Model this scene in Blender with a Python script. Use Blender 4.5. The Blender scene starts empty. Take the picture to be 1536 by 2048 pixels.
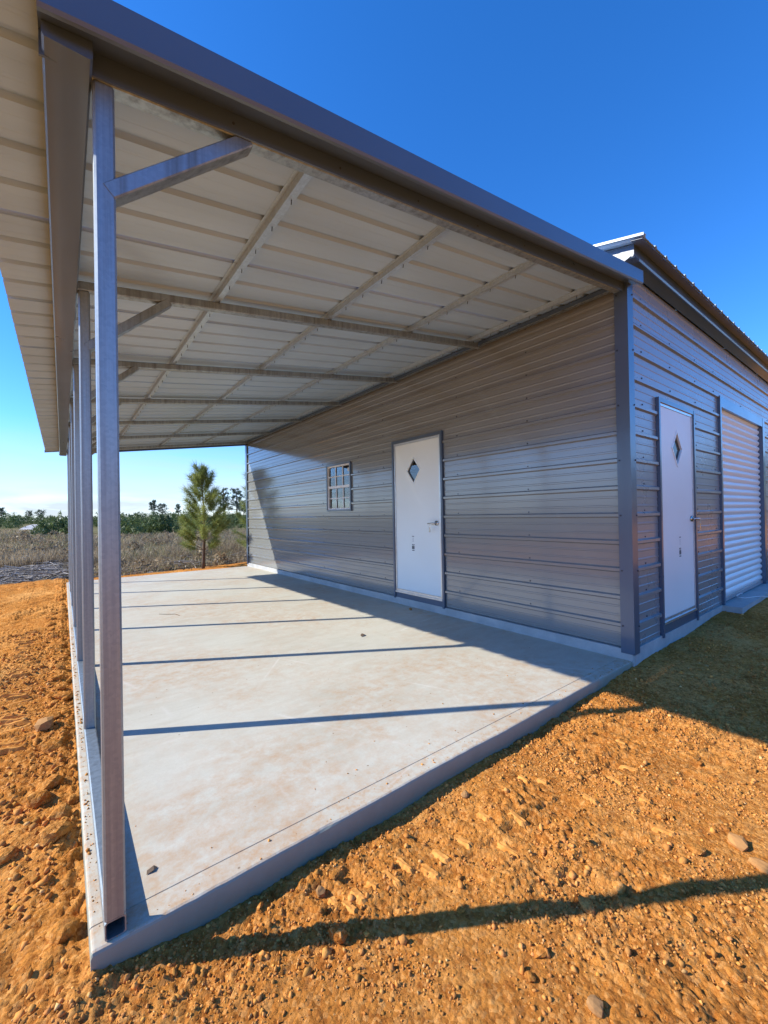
import bpy, math, random
import numpy as np
from mathutils import Vector, Matrix
R = math.radians
random.seed(7)
rng = np.random.default_rng(11)
scene = bpy.context.scene
col = scene.collection

# ------------------------------------------------------------------ camera
cam_data = bpy.data.cameras.new('camera')
cam = bpy.data.objects.new('camera', cam_data)
col.objects.link(cam)
YAW, PITCH, ROLL = 0.6586, 0.0057, -0.0179
cam_pos = Vector((-3.751, -1.4907, 1.2581))
fw = Vector((math.sin(YAW) * math.cos(PITCH), math.cos(YAW) * math.cos(PITCH), math.sin(PITCH)))
rt = Vector((math.cos(YAW), -math.sin(YAW), 0))
up = rt.cross(fw)
rt2 = rt * math.cos(ROLL) + up * math.sin(ROLL)
up2 = up * math.cos(ROLL) - rt * math.sin(ROLL)
cam.matrix_world = Matrix(((rt2.x, up2.x, -fw.x, cam_pos.x), (rt2.y, up2.y, -fw.y, cam_pos.y),
                           (rt2.z, up2.z, -fw.z, cam_pos.z), (0, 0, 0, 1)))
cam_data.sensor_fit = 'HORIZONTAL'
cam_data.sensor_width = 36
cam_data.lens = 831.2 / 1536 * 36
cam_data.clip_start = 0.05
cam_data.clip_end = 6000
scene.camera = cam

# ------------------------------------------------------------------ sky, sun, exposure
SUN = Vector((-1.0, 0.61, 0.80)).normalized()
EL = math.asin(SUN.z)
AZ = math.atan2(SUN.x, SUN.y)
world = bpy.data.worlds.new('World')
scene.world = world
world.use_nodes = True
nt = world.node_tree
nt.nodes.clear()
wout = nt.nodes.new('ShaderNodeOutputWorld')
bg = nt.nodes.new('ShaderNodeBackground')
bg.inputs['Strength'].default_value = 0.15
sky = nt.nodes.new('ShaderNodeTexSky')
sky.sky_type = 'NISHITA'
sky.sun_disc = False
sky.sun_elevation = EL
sky.sun_rotation = AZ
sky.altitude = 1800
sky.air_density = 1.0
sky.dust_density = 0.15
sky.ozone_density = 4.0
hs = nt.nodes.new('ShaderNodeHueSaturation')
hs.inputs['Saturation'].default_value = 1.26
hs.inputs['Value'].default_value = 1.44
nt.links.new(sky.outputs[0], hs.inputs['Color'])
# thin cirrus low over the horizon: part of the sky itself
tc = nt.nodes.new('ShaderNodeTexCoord')
mp = nt.nodes.new('ShaderNodeMapping')
mp.inputs['Scale'].default_value = (3.0, 3.0, 19.0)
nt.links.new(tc.outputs['Generated'], mp.inputs['Vector'])
cn = nt.nodes.new('ShaderNodeTexNoise')
cn.inputs['Scale'].default_value = 1.6
cn.inputs['Detail'].default_value = 7
cn.inputs['Roughness'].default_value = 0.58
cn.inputs['Distortion'].default_value = 0.5
nt.links.new(mp.outputs[0], cn.inputs['Vector'])
cr = nt.nodes.new('ShaderNodeMapRange')
cr.inputs['From Min'].default_value = 0.34
cr.inputs['From Max'].default_value = 0.62
cr.inputs['To Min'].default_value = 0.42
nt.links.new(cn.outputs[0], cr.inputs['Value'])
sx = nt.nodes.new('ShaderNodeSeparateXYZ')
nt.links.new(tc.outputs['Generated'], sx.inputs[0])
er = nt.nodes.new('ShaderNodeMapRange')
er.inputs['From Min'].default_value = 0.19
er.inputs['From Max'].default_value = 0.03
nt.links.new(sx.outputs['Z'], er.inputs['Value'])
mm = nt.nodes.new('ShaderNodeMath'); mm.operation = 'MULTIPLY'
nt.links.new(cr.outputs[0], mm.inputs[0]); nt.links.new(er.outputs[0], mm.inputs[1])
mm2 = nt.nodes.new('ShaderNodeMath'); mm2.operation = 'MULTIPLY'
mm2.inputs[1].default_value = 0.92
nt.links.new(mm.outputs[0], mm2.inputs[0])
mx = nt.nodes.new('ShaderNodeMix'); mx.data_type = 'RGBA'
nt.links.new(mm2.outputs[0], mx.inputs['Factor'])
gain = nt.nodes.new('ShaderNodeMix'); gain.data_type = 'RGBA'; gain.blend_type = 'MULTIPLY'
gain.inputs['Factor'].default_value = 1.0
gain.inputs['B'].default_value = (0.88, 0.89, 1.06, 1)
nt.links.new(hs.outputs[0], gain.inputs['A'])
nt.links.new(gain.outputs['Result'], mx.inputs['A'])
mx.inputs['B'].default_value = (3.15, 3.6, 4.05, 1)
nt.links.new(mx.outputs['Result'], bg.inputs['Color'])
nt.links.new(bg.outputs[0], wout.inputs['Surface'])

sun_data = bpy.data.lights.new('sun', 'SUN')
sun_data.energy = 5.0
sun_data.angle = R(0.53)
sun_data.color = (1.0, 0.94, 0.82)
sun = bpy.data.objects.new('sun', sun_data)
col.objects.link(sun)
sun.rotation_euler = SUN.to_track_quat('Z', 'Y').to_euler()
scene.view_settings.view_transform = 'Standard'
scene.view_settings.look = 'None'
scene.view_settings.gamma = 1
scene.view_settings.use_curve_mapping = False
scene.view_settings.exposure = 0.55
scene.render.engine = 'CYCLES'
scene.cycles.use_denoising = True
scene.cycles.max_bounces = 8
scene.cycles.diffuse_bounces = 5
scene.cycles.sample_clamp_indirect = 6
scene.cycles.caustics_reflective = False
scene.cycles.caustics_refractive = False

# ------------------------------------------------------------------ materials
def new_mat(name):
    m = bpy.data.materials.new(name)
    m.use_nodes = True
    return m, m.node_tree, m.node_tree.nodes['Principled BSDF']

def nd(t, kind, **kw):
    n = t.nodes.new(kind)
    for k, v in kw.items():
        if k in n.inputs: n.inputs[k].default_value = v
        else: setattr(n, k, v)
    return n

def coords(t, scale=(1, 1, 1), kind='Object', rot=(0, 0, 0)):
    c = nd(t, 'ShaderNodeTexCoord')
    if kind == 'Position':
        g = nd(t, 'ShaderNodeNewGeometry'); src = g.outputs['Position']
    else:
        src = c.outputs[kind]
    m = nd(t, 'ShaderNodeMapping')
    m.inputs['Scale'].default_value = scale
    m.inputs['Rotation'].default_value = rot
    t.links.new(src, m.inputs['Vector'])
    return m.outputs[0]

def noise(t, vec, scale, detail=4, rough=0.55, dist=0.0):
    n = nd(t, 'ShaderNodeTexNoise', Scale=scale, Detail=detail, Roughness=rough, Distortion=dist)
    t.links.new(vec, n.inputs['Vector'])
    return n.outputs[0]

def ramp(t, fac, stops):
    r = nd(t, 'ShaderNodeValToRGB')
    el = r.color_ramp.elements
    while len(el) < len(stops): el.new(0.5)
    for e, (p, c) in zip(el, stops):
        e.position = p
        e.color = (c[0], c[1], c[2], 1) if not isinstance(c, (int, float)) else (c, c, c, 1)
    t.links.new(fac, r.inputs[0])
    return r.outputs[0]

def mixc(t, fac, a, b, mode='MIX'):
    m = nd(t, 'ShaderNodeMix', data_type='RGBA', blend_type=mode)
    for v, k in ((fac, 'Factor'), (a, 'A'), (b, 'B')):
        s = m.inputs[k] if k != 'Factor' else m.inputs[0]
        if k == 'A': s = m.inputs[6]
        if k == 'B': s = m.inputs[7]
        if hasattr(v, 'is_output'): t.links.new(v, s)
        elif isinstance(v, (int, float)): s.default_value = v
        else: s.default_value = (v[0], v[1], v[2], 1)
    return m.outputs[2]

def bump(t, b, h, strength, dist=0.01, normal=None):
    n = nd(t, 'ShaderNodeBump', Strength=strength, Distance=dist)
    t.links.new(h, n.inputs['Height'])
    if normal is not None: t.links.new(normal, n.inputs['Normal'])
    t.links.new(n.outputs[0], b.inputs['Normal'])
    return n.outputs[0]

def painted(name, c, rough, spec=0.5, stretch=(1, 1, 1), bstr=0.12, coat=0.0, metal=0.0, var=0.06):
    """Painted sheet metal: faint tone drift along the roll and shallow oil-canning."""
    m, t, b = new_mat(name)
    v = coords(t, stretch, 'Position')
    n1 = noise(t, v, 1.3, 3)
    d = tuple(x * (1 - var * 1.6) for x in c); e = tuple(min(1, x * (1 + var)) for x in c)
    base = ramp(t, n1, [(0.3, d), (0.7, e)])
    v2 = coords(t, (1, 1, 1), 'Position')
    t.links.new(base, b.inputs['Base Color'])
    rr = ramp(t, noise(t, v2, 2.5, 3), [(0.3, rough * 0.9), (0.75, rough * 1.15)])
    t.links.new(rr, b.inputs['Roughness'])
    b.inputs['Specular IOR Level'].default_value = spec
    b.inputs['Metallic'].default_value = metal
    b.inputs['Coat Weight'].default_value = coat
    b.inputs['Coat Roughness'].default_value = 0.09
    bump(t, b, noise(t, v, 1.7, 1), bstr, 0.02)
    return m

def flat(name, c, rough=0.5, metal=0.0, spec=0.5):
    m, t, b = new_mat(name)
    v = coords(t, (1, 1, 1), 'Position')
    n = noise(t, v, 23, 4)
    t.links.new(ramp(t, n, [(0.3, tuple(x * 0.88 for x in c)), (0.7, tuple(min(1, x * 1.06) for x in c))]), b.inputs['Base Color'])
    b.inputs['Roughness'].default_value = rough
    b.inputs['Metallic'].default_value = metal
    b.inputs['Specular IOR Level'].default_value = spec
    return m

M = {}
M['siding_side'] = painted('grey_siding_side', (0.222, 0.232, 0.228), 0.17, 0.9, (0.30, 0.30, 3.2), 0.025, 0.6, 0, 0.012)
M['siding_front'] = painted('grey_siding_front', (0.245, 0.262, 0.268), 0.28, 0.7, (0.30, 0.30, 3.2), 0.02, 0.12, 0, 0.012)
M['trim'] = painted('charcoal_trim', (0.080, 0.114, 0.166), 0.30, 0.6, (1, 1, 1), 0.06, 0.4)
M['roof'] = painted('light_roof_sheet', (0.405, 0.545, 0.69), 0.36, 0.5, (0.4, 3, 1), 0.10, 0.15)
M['white_door'] = painted('white_door_paint', (0.84, 0.895, 0.87), 0.40, 0.4, (1, 1, 1), 0.03, 0.0, 0, 0.02)
M['white_slat'] = painted('white_slat_paint', (0.81, 0.87, 0.86), 0.36, 0.45, (0.4, 1, 6), 0.03, 0.0, 0, 0.03)
M['alu'] = flat('bare_aluminium_frame', (0.72, 0.72, 0.72), 0.30, 0.85)
M['vinyl'] = flat('white_vinyl', (0.80, 0.80, 0.79), 0.4)
M['chrome'] = flat('satin_nickel', (0.62, 0.60, 0.57), 0.25, 1.0)
M['black'] = flat('black_rubber', (0.012, 0.012, 0.013), 0.6)
M['ink'] = flat('black_print', (0.03, 0.03, 0.035), 0.7)
M['greyink'] = flat('grey_print', (0.42, 0.44, 0.47), 0.7)
M['screw'] = flat('dark_screw_heads', (0.06, 0.065, 0.075), 0.45, 0.3)
M['room'] = flat('dark_room_lining', (0.10, 0.095, 0.09), 0.8)
M['cord'] = flat('white_cord', (0.75, 0.75, 0.73), 0.5)

# galvanised steel
m, t, b = new_mat('galvanised_steel')
v = coords(t, (1, 1, 1), 'Position')
vo = nd(t, 'ShaderNodeTexVoronoi', Scale=95.0); t.links.new(v, vo.inputs['Vector'])
sp = nd(t, 'ShaderNodeSeparateColor'); t.links.new(vo.outputs['Color'], sp.inputs[0])
vs = coords(t, (3.5, 3.5, 0.06), 'Position')
big = noise(t, vs, 9, 5, 0.6)
c1 = ramp(t, sp.outputs[0], [(0.0, (0.315, 0.365, 0.385)), (1.0, (0.365, 0.415, 0.435))])
c2 = mixc(t, ramp(t, big, [(0.42, 0.0), (0.70, 0.75)]), c1, (0.16, 0.178, 0.18))
t.links.new(c2, b.inputs['Base Color'])
b.inputs['Metallic'].default_value = 0.62
t.links.new(ramp(t, big, [(0.3, 0.30), (0.7, 0.48)]), b.inputs['Roughness'])
M['galv'] = m

mh = M['galv'].copy(); mh.name = 'bright_galvanised'
for n_ in mh.node_tree.nodes:
    if n_.type == 'VALTORGB' and abs(n_.color_ramp.elements[0].color[0] - 0.315) < 1e-3:
        n_.color_ramp.elements[0].color = (0.46, 0.56, 0.64, 1); n_.color_ramp.elements[1].color = (0.54, 0.64, 0.72, 1)
    elif n_.type == 'VALTORGB' and abs(n_.color_ramp.elements[1].color[0] - 0.75) < 1e-3:
        n_.color_ramp.elements[1].color = (0.15, 0.15, 0.15, 1)
M['galv_bright'] = mh
# window glass
m, t, b = new_mat('window_glass')
b.inputs['Base Color'].default_value = (0.92, 0.95, 0.95, 1)
b.inputs['Transmission Weight'].default_value = 1.0
b.inputs['Roughness'].default_value = 0.01
b.inputs['IOR'].default_value = 1.6
bump(t, b, noise(t, coords(t, (1, 1, 1), 'Position'), 2.2, 2), 0.05, 0.01)
M['glass'] = m
m, t, b = new_mat('dark_door_pane')  # opaque near-black colour stands in for a dark reflection in the glass
b.inputs['Base Color'].default_value = (0.02, 0.022, 0.02, 1)
b.inputs['Roughness'].default_value = 0.06
b.inputs['Specular IOR Level'].default_value = 0.25
bump(t, b, noise(t, coords(t, (1, 1, 1), 'Position'), 2.2, 2), 0.05, 0.01)
M['pane_dark'] = m

# concrete slab
m, t, b = new_mat('concrete_slab')
v = coords(t, (1, 1, 1), 'Position')
v2 = coords(t, (1.0, 3.2, 1), 'Position', (0, 0, R(28)))
n1 = noise(t, v, 1.1, 6, 0.6)
n2 = noise(t, v2, 3.4, 6, 0.62, 0.6)
n3 = noise(t, v, 60, 5, 0.7)
base = ramp(t, n1, [(0.30, (0.44, 0.415, 0.335)), (0.70, (0.53, 0.515, 0.435))])
base = mixc(t, ramp(t, n2, [(0.35, 0.0), (0.70, 0.55)]), base, (0.585, 0.578, 0.505))
base = mixc(t, ramp(t, n3, [(0.35, 0.22), (0.55, 0.0)]), base, (0.40, 0.37, 0.32))
# tracked-in clay: patches with their own shape
st = noise(t, v, 0.75, 5, 0.62)
sf = noise(t, v, 11, 6, 0.75)
stain = nd(t, 'ShaderNodeMath', operation='MULTIPLY')
t.links.new(ramp(t, st, [(0.40, 0.0), (0.60, 1.0)]), stain.inputs[0])
t.links.new(ramp(t, sf, [(0.38, 0.0), (0.68, 0.75)]), stain.inputs[1])
base = mixc(t, stain.outputs[0], base, (0.45, 0.285, 0.16))
ge = nd(t, 'ShaderNodeNewGeometry'); gse = nd(t, 'ShaderNodeSeparateXYZ'); t.links.new(ge.outputs['Position'], gse.inputs[0])
e1 = nd(t, 'ShaderNodeMapRange'); e1.inputs['From Min'].default_value = 0.32; e1.inputs['From Max'].default_value = 0.0; t.links.new(gse.outputs['Y'], e1.inputs['Value'])
e2 = nd(t, 'ShaderNodeMapRange'); e2.inputs['From Min'].default_value = -3.42; e2.inputs['From Max'].default_value = -3.70; t.links.new(gse.outputs['X'], e2.inputs['Value'])
em = nd(t, 'ShaderNodeMath', operation='MAXIMUM'); t.links.new(e1.outputs[0], em.inputs[0]); t.links.new(e2.outputs[0], em.inputs[1])
ed = nd(t, 'ShaderNodeMath', operation='MULTIPLY'); t.links.new(em.outputs[0], ed.inputs[0])
t.links.new(ramp(t, noise(t, v, 19, 7, 0.78), [(0.46, 0.0), (0.66, 0.85)]), ed.inputs[1])
base = mixc(t, ed.outputs[0], base, (0.47, 0.27, 0.125))
# dark flecks of mud
fl = nd(t, 'ShaderNodeTexVoronoi', Scale=10.0); t.links.new(v, fl.inputs['Vector'])
base = mixc(t, ramp(t, fl.outputs['Distance'], [(0.035, 0.8), (0.06, 0.0)]), base, (0.20, 0.13, 0.075))
# pale trowel scratches
wv = coords(t, (0.35, 0.35, 0.35), 'Position', (0, 0, R(33)))
sc = nd(t, 'ShaderNodeTexVoronoi', Scale=2.0, feature='DISTANCE_TO_EDGE'); 
dn = nd(t, 'ShaderNodeTexNoise', Scale=0.3); t.links.new(wv, dn.inputs['Vector'])
wa = nd(t, 'ShaderNodeVectorMath', operation='ADD'); t.links.new(wv, wa.inputs[0]); t.links.new(dn.outputs['Color'], wa.inputs[1])
t.links.new(wa.outputs[0], sc.inputs['Vector'])
smask = nd(t, 'ShaderNodeMath', operation='MULTIPLY')
t.links.new(ramp(t, sc.outputs['Distance'], [(0.002, 0.35), (0.005, 0.0)]), smask.inputs[0])
t.links.new(ramp(t, noise(t, v, 1.9, 2), [(0.5, 0.0), (0.62, 1.0)]), smask.inputs[1])
base = mixc(t, smask.outputs[0], base, (0.70, 0.69, 0.66))
gp = nd(t, 'ShaderNodeNewGeometry'); gs = nd(t, 'ShaderNodeSeparateXYZ'); t.links.new(gp.outputs['Position'], gs.inputs[0])
low_brown = nd(t, 'ShaderNodeMath', operation='MULTIPLY_ADD'); t.links.new(noise(t, v, 7, 6, 0.7), low_brown.inputs[0]); low_brown.inputs[1].default_value = 0.09; t.links.new(gs.outputs['Z'], low_brown.inputs[2])
mr = nd(t, 'ShaderNodeMapRange'); mr.inputs['From Min'].default_value = 0.040; mr.inputs['From Max'].default_value = -0.035; mr.inputs['To Max'].default_value = 0.5
t.links.new(low_brown.outputs[0], mr.inputs['Value'])
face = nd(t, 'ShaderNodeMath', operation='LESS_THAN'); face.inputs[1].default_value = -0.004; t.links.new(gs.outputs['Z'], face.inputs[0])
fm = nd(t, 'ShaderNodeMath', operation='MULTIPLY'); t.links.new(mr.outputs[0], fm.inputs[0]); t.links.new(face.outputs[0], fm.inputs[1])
base = mixc(t, face.outputs[0], base, (0.30, 0.315, 0.255))  # sides below the top edge: darker tone, browner towards the bottom
base = mixc(t, fm.outputs[0], base, (0.20, 0.125, 0.065))
t.links.new(base, b.inputs['Base Color'])
b.inputs['Roughness'].default_value = 0.78
b.inputs['Specular IOR Level'].default_value = 0.35
b1 = bump(t, b, n3, 0.16, 0.004)
bump(t, b, n2, 0.12, 0.01, b1)
M['concrete'] = m

m, t, b = new_mat('foundation_concrete')
v = coords(t, (1, 1, 1), 'Position')
n1 = noise(t, v, 3.5, 7, 0.68)
t.links.new(ramp(t, n1, [(0.3, (0.33, 0.34, 0.34)), (0.7, (0.50, 0.50, 0.485))]), b.inputs['Base Color'])
b.inputs['Roughness'].default_value = 0.85
bump(t, b, noise(t, v, 35, 6, 0.7), 0.4, 0.006)
M['foundation'] = m

# clay soil
def soil(name, far=False):
    m, t, b = new_mat(name)
    v = coords(t, (1, 1, 1), 'Position')
    n1 = noise(t, v, 1.0, 5, 0.6)
    n2 = noise(t, v, 17, 6, 0.7)
    n3 = noise(t, v, 95, 6, 0.75)
    vr = nd(t, 'ShaderNodeTexVoronoi', Scale=75.0, Randomness=1.0); t.links.new(v, vr.inputs['Vector'])
    vsep = nd(t, 'ShaderNodeSeparateColor'); t.links.new(vr.outputs['Color'], vsep.inputs[0])
    c = ramp(t, n1, [(0.30, (0.42, 0.150, 0.030)), (0.50, (0.58, 0.232, 0.048)), (0.68, (0.70, 0.350, 0.105))])
    c = mixc(t, ramp(t, n2, [(0.36, 0.85), (0.50, 0.0)]), c, (0.32, 0.105, 0.022))
    c = mixc(t, ramp(t, n2, [(0.53, 0.0), (0.70, 0.70)]), c, (0.76, 0.385, 0.12))
    c = mixc(t, ramp(t, vsep.outputs[0], [(0.55, 0.0), (1.0, 0.55)]), c, (0.76, 0.39, 0.13))
    c = mixc(t, ramp(t, vsep.outputs[1], [(0.60, 0.0), (1.0, 0.60)]), c, (0.30, 0.10, 0.022))
    c = mixc(t, ramp(t, n3, [(0.60, 0.0), (0.70, 0.6)]), c, (0.85, 0.58, 0.28))
    c = mixc(t, ramp(t, n3, [(0.32, 0.7), (0.44, 0.0)]), c, (0.21, 0.075, 0.018))
    # grey patch of spilt ash by the slab corner
    g = noise(t, v, 1.7, 4, 0.6)
    if far:
        pos = nd(t, 'ShaderNodeNewGeometry')
        sxyz = nd(t, 'ShaderNodeSeparateXYZ'); t.links.new(pos.outputs['Position'], sxyz.inputs[0])
        wob = nd(t, 'ShaderNodeMath', operation='MULTIPLY_ADD')
        t.links.new(noise(t, v, 0.9, 5, 0.65), wob.inputs[0]); wob.inputs[1].default_value = 1.6
        t.links.new(sxyz.outputs['Y'], wob.inputs[2])
        mr = nd(t, 'ShaderNodeMapRange'); mr.inputs['From Min'].default_value = 11.25; mr.inputs['From Max'].default_value = 11.65
        t.links.new(wob.outputs[0], mr.inputs['Value'])
        litter = ramp(t, noise(t, v, 2.3, 7, 0.7), [(0.30, (0.095, 0.075, 0.052)), (0.5, (0.165, 0.138, 0.098)), (0.72, (0.26, 0.225, 0.165))])
        c = mixc(t, mr.outputs[0], c, litter)
        mr2 = nd(t, 'ShaderNodeMapRange'); mr2.inputs['From Min'].default_value = 22; mr2.inputs['From Max'].default_value = 40
        t.links.new(sxyz.outputs['Y'], mr2.inputs['Value'])
        field = ramp(t, noise(t, v, 0.35, 6, 0.65), [(0.3, (0.115, 0.115, 0.055)), (0.7, (0.215, 0.185, 0.10))])
        c = mixc(t, mr2.outputs[0], c, field)
    t.links.new(c, b.inputs['Base Color'])
    b.inputs['Roughness'].default_value = 0.95
    b.inputs['Specular IOR Level'].default_value = 0.0
    inv = nd(t, 'ShaderNodeMath', operation='SUBTRACT'); inv.inputs[0].default_value = 1.0; t.links.new(vr.outputs['Distance'], inv.inputs[1])
    b1 = bump(t, b, n3, 0.8, 0.009)
    b2 = bump(t, b, inv.outputs[0], 0.6, 0.006, b1)
    bump(t, b, n2, 0.5, 0.018, b2)
    return m
M['soil'] = soil('clay_soil', True)
M['clod'] = soil('clay_clod')

m, t, b = new_mat('pressed_clay')
v = coords(t, (1, 1, 1), 'Position')
n2 = noise(t, v, 26, 5, 0.65)
t.links.new(ramp(t, n2, [(0.32, (0.47, 0.19, 0.042)), (0.6, (0.68, 0.315, 0.085))]), b.inputs['Base Color'])
b.inputs['Roughness'].default_value = 0.95
b.inputs['Specular IOR Level'].default_value = 0.0
bump(t, b, n2, 0.35, 0.01)
M['pressed'] = m

def rocky(name, a, bcol):
    m, t, b = new_mat(name)
    v = coords(t, (1, 1, 1), 'Position')
    n = noise(t, v, 30, 6, 0.65)
    oi = nd(t, 'ShaderNodeAttribute', attribute_name='tint')
    c = ramp(t, n, [(0.3, a), (0.7, bcol)])
    c = mixc(t, 1.0, c, oi.outputs['Color'], 'MULTIPLY')
    t.links.new(c, b.inputs['Base Color'])
    b.inputs['Roughness'].default_value = 0.95
    b.inputs['Specular IOR Level'].default_value = 0.0
    bump(t, b, noise(t, v, 120, 4), 0.4, 0.004)
    return m
M['pebble'] = rocky('clay_pebbles', (0.52, 0.205, 0.045), (0.74, 0.36, 0.11))
M['stone'] = flat('tan_stone', (0.47, 0.235, 0.085), 0.95, 0, 0.05)
M['greystone'] = flat('grey_tan_stone', (0.38, 0.205, 0.085), 0.95, 0, 0.05)

def foliage(name, a, bcol, trans=0.35):
    m, t, b = new_mat(name)
    at = nd(t, 'ShaderNodeAttribute', attribute_name='tint')
    sp = nd(t, 'ShaderNodeSeparateColor'); t.links.new(at.outputs['Color'], sp.inputs[0])
    c = ramp(t, sp.outputs[0], [(0.0, a), (1.0, bcol)])
    t.links.new(c, b.inputs['Base Color'])
    b.inputs['Roughness'].default_value = 0.6
    b.inputs['Specular IOR Level'].default_value = 0.25
    tr = nd(t, 'ShaderNodeBsdfTranslucent'); t.links.new(c, tr.inputs['Color'])
    ms = nd(t, 'ShaderNodeMixShader'); ms.inputs[0].default_value = trans
    t.links.new(b.outputs[0], ms.inputs[1]); t.links.new(tr.outputs[0], ms.inputs[2])
    t.links.new(ms.outputs[0], t.nodes['Material Output'].inputs['Surface'])
    return m
M['needle'] = foliage('pine_needles', (0.13, 0.18, 0.042), (0.40, 0.44, 0.135))
M['farneedle'] = foliage('far_pine_needles', (0.075, 0.105, 0.075), (0.175, 0.215, 0.135), 0.25)  # distance haze mixed into the needle colour
M['lineleaf'] = foliage('tree_line_leaves', (0.045, 0.075, 0.026), (0.17, 0.215, 0.068), 0.25)
M['dry'] = foliage('dry_brush', (0.17, 0.118, 0.066), (0.52, 0.405, 0.245), 0.3)
M['weed'] = foliage('olive_weeds', (0.14, 0.14, 0.05), (0.44, 0.39, 0.19), 0.3)
M['stick'] = foliage('grey_sticks', (0.15, 0.125, 0.10), (0.48, 0.43, 0.37), 0.0)
M['bark'] = flat('pine_bark', (0.115, 0.078, 0.052), 0.9)
m, t, b = new_mat('gravel_road')
v = coords(t, (1, 1, 1), 'Position')
t.links.new(ramp(t, noise(t, v, 0.8, 6, 0.7), [(0.3, (0.36, 0.345, 0.32)), (0.7, (0.50, 0.48, 0.45))]), b.inputs['Base Color'])
b.inputs['Roughness'].default_value = 0.9
M['road'] = m

# ------------------------------------------------------------------ mesh helpers
class MB:
    def __init__(s): s.v = []; s.f = []
    def add(s, vs, fs):
        o = len(s.v); s.v += [tuple(p) for p in vs]; s.f += [tuple(i + o for i in f) for f in fs]; return s
    def box(s, x0, x1, y0, y1, z0, z1):
        return s.add([(x0, y0, z0), (x1, y0, z0), (x1, y1, z0), (x0, y1, z0), (x0, y0, z1), (x1, y0, z1), (x1, y1, z1), (x0, y1, z1)],
                     [(0, 3, 2, 1), (4, 5, 6, 7), (0, 1, 5, 4), (1, 2, 6, 5), (2, 3, 7, 6), (3, 0, 4, 7)])
    def cbox(s, x0, x1, y0, y1, z0, z1, c):
        """box with chamfered vertical edges"""
        pr = [(x0 + c, y0), (x1 - c, y0), (x1, y0 + c), (x1, y1 - c), (x1 - c, y1), (x0 + c, y1), (x0, y1 - c), (x0, y0 + c)]
        return s.loft([[(a, b_, z0) for a, b_ in pr], [(a, b_, z1) for a, b_ in pr]])
    def loft(s, rings, closed=True, caps=True):
        n = len(rings[0]); vs = [p for r in rings for p in r]; fs = []
        for i in range(len(rings) - 1):
            for j in range(n if closed else n - 1):
                k = (j + 1) % n
                fs.append((i * n + j, i * n + k, (i + 1) * n + k, (i + 1) * n + j))
        if caps and closed:
            fs.append(tuple(range(n))[::-1]); fs.append(tuple((len(rings) - 1) * n + j for j in range(n)))
        return s.add(vs, fs)
    def bar(s, p, q, w, h, ch=0.0, roll=None):
        """rectangular bar from p to q, w across (horizontal-ish), h the other way"""
        p = Vector(p); q = Vector(q); d = (q - p).normalized()
        ref = Vector(roll) if roll else (Vector((0, 0, 1)) if abs(d.z) < 0.9 else Vector((0, 1, 0)))
        a = d.cross(ref).normalized(); b_ = a.cross(d).normalized()
        w /= 2; h /= 2; c = ch
        if c: pr = [(-w + c, -h), (w - c, -h), (w, -h + c), (w, h - c), (w - c, h), (-w + c, h), (-w, h - c), (-w, -h + c)]
        else: pr = [(-w, -h), (w, -h), (w, h), (-w, h)]
        return s.loft([[tuple(o + a * u + b_ * v_) for u, v_ in pr] for o in (p, q)])
    def tube(s, pts, rad, n=8):
        rings = []
        for i, p in enumerate(pts):
            p = Vector(p)
            d = (Vector(pts[min(i + 1, len(pts) - 1)]) - Vector(pts[max(i - 1, 0)])).normalized()
            a = d.cross(Vector((0.13, 0.31, 1)) if abs(d.z) < 0.95 else Vector((1, 0, 0))).normalized(); b_ = d.cross(a)
            r = rad[i] if isinstance(rad, (list, tuple)) else rad
            rings.append([tuple(p + a * r * math.cos(k * 2 * math.pi / n) + b_ * r * math.sin(k * 2 * math.pi / n)) for k in range(n)])
        return s.loft(rings)
    def build(s, name, mat, parent=None, smooth=False):
        me = bpy.data.meshes.new(name)
        me.from_pydata(s.v, [], s.f); me.update()
        me.materials.append(mat)
        if smooth: me.polygons.foreach_set('use_smooth', [True] * len(me.polygons))
        o = bpy.data.objects.new(name, me)
        col.objects.link(o)
        if parent is not None: o.parent = parent
        return o

def tag(o, label=None, cat=None, group=None, kind=None):
    if label: o['label'] = label
    if cat: o['category'] = cat
    if group: o['group'] = group
    if kind: o['kind'] = kind
    return o

def empty(name, loc=(0, 0, 0), parent=None):
    o = bpy.data.objects.new(name, None)
    o.empty_display_size = 0.2
    o.location = loc
    col.objects.link(o)
    if parent is not None: o.parent = parent
    return o

def np_mesh(name, V, F, mat, tint=None, parent=None, smooth=False):
    """V (n,3), F (m,k) all faces of equal size; tint per-face value 0..1"""
    me = bpy.data.meshes.new(name)
    n, k = F.shape
    me.vertices.add(len(V)); me.vertices.foreach_set('co', np.ascontiguousarray(V, dtype=np.float32).ravel())
    me.loops.add(n * k); me.loops.foreach_set('vertex_index', np.ascontiguousarray(F, dtype=np.int32).ravel())
    me.polygons.add(n); me.polygons.foreach_set('loop_start', np.arange(0, n * k, k, dtype=np.int32))
    if smooth: me.polygons.foreach_set('use_smooth', np.ones(n, dtype=bool))
    me.update(calc_edges=True)
    if tint is not None:
        at = me.color_attributes.new('tint', 'FLOAT_COLOR', 'CORNER')
        tt = np.asarray(tint, dtype=np.float32)
        if tt.ndim == 1: tt = np.stack([tt, tt, tt], 1)
        cols = np.ones((n, k, 4), dtype=np.float32); cols[:, :, :3] = tt[:, None, :]
        at.data.foreach_set('color', cols.ravel())
    me.materials.append(mat)
    o = bpy.data.objects.new(name, me); col.objects.link(o)
    if parent is not None: o.parent = parent
    return o

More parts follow.
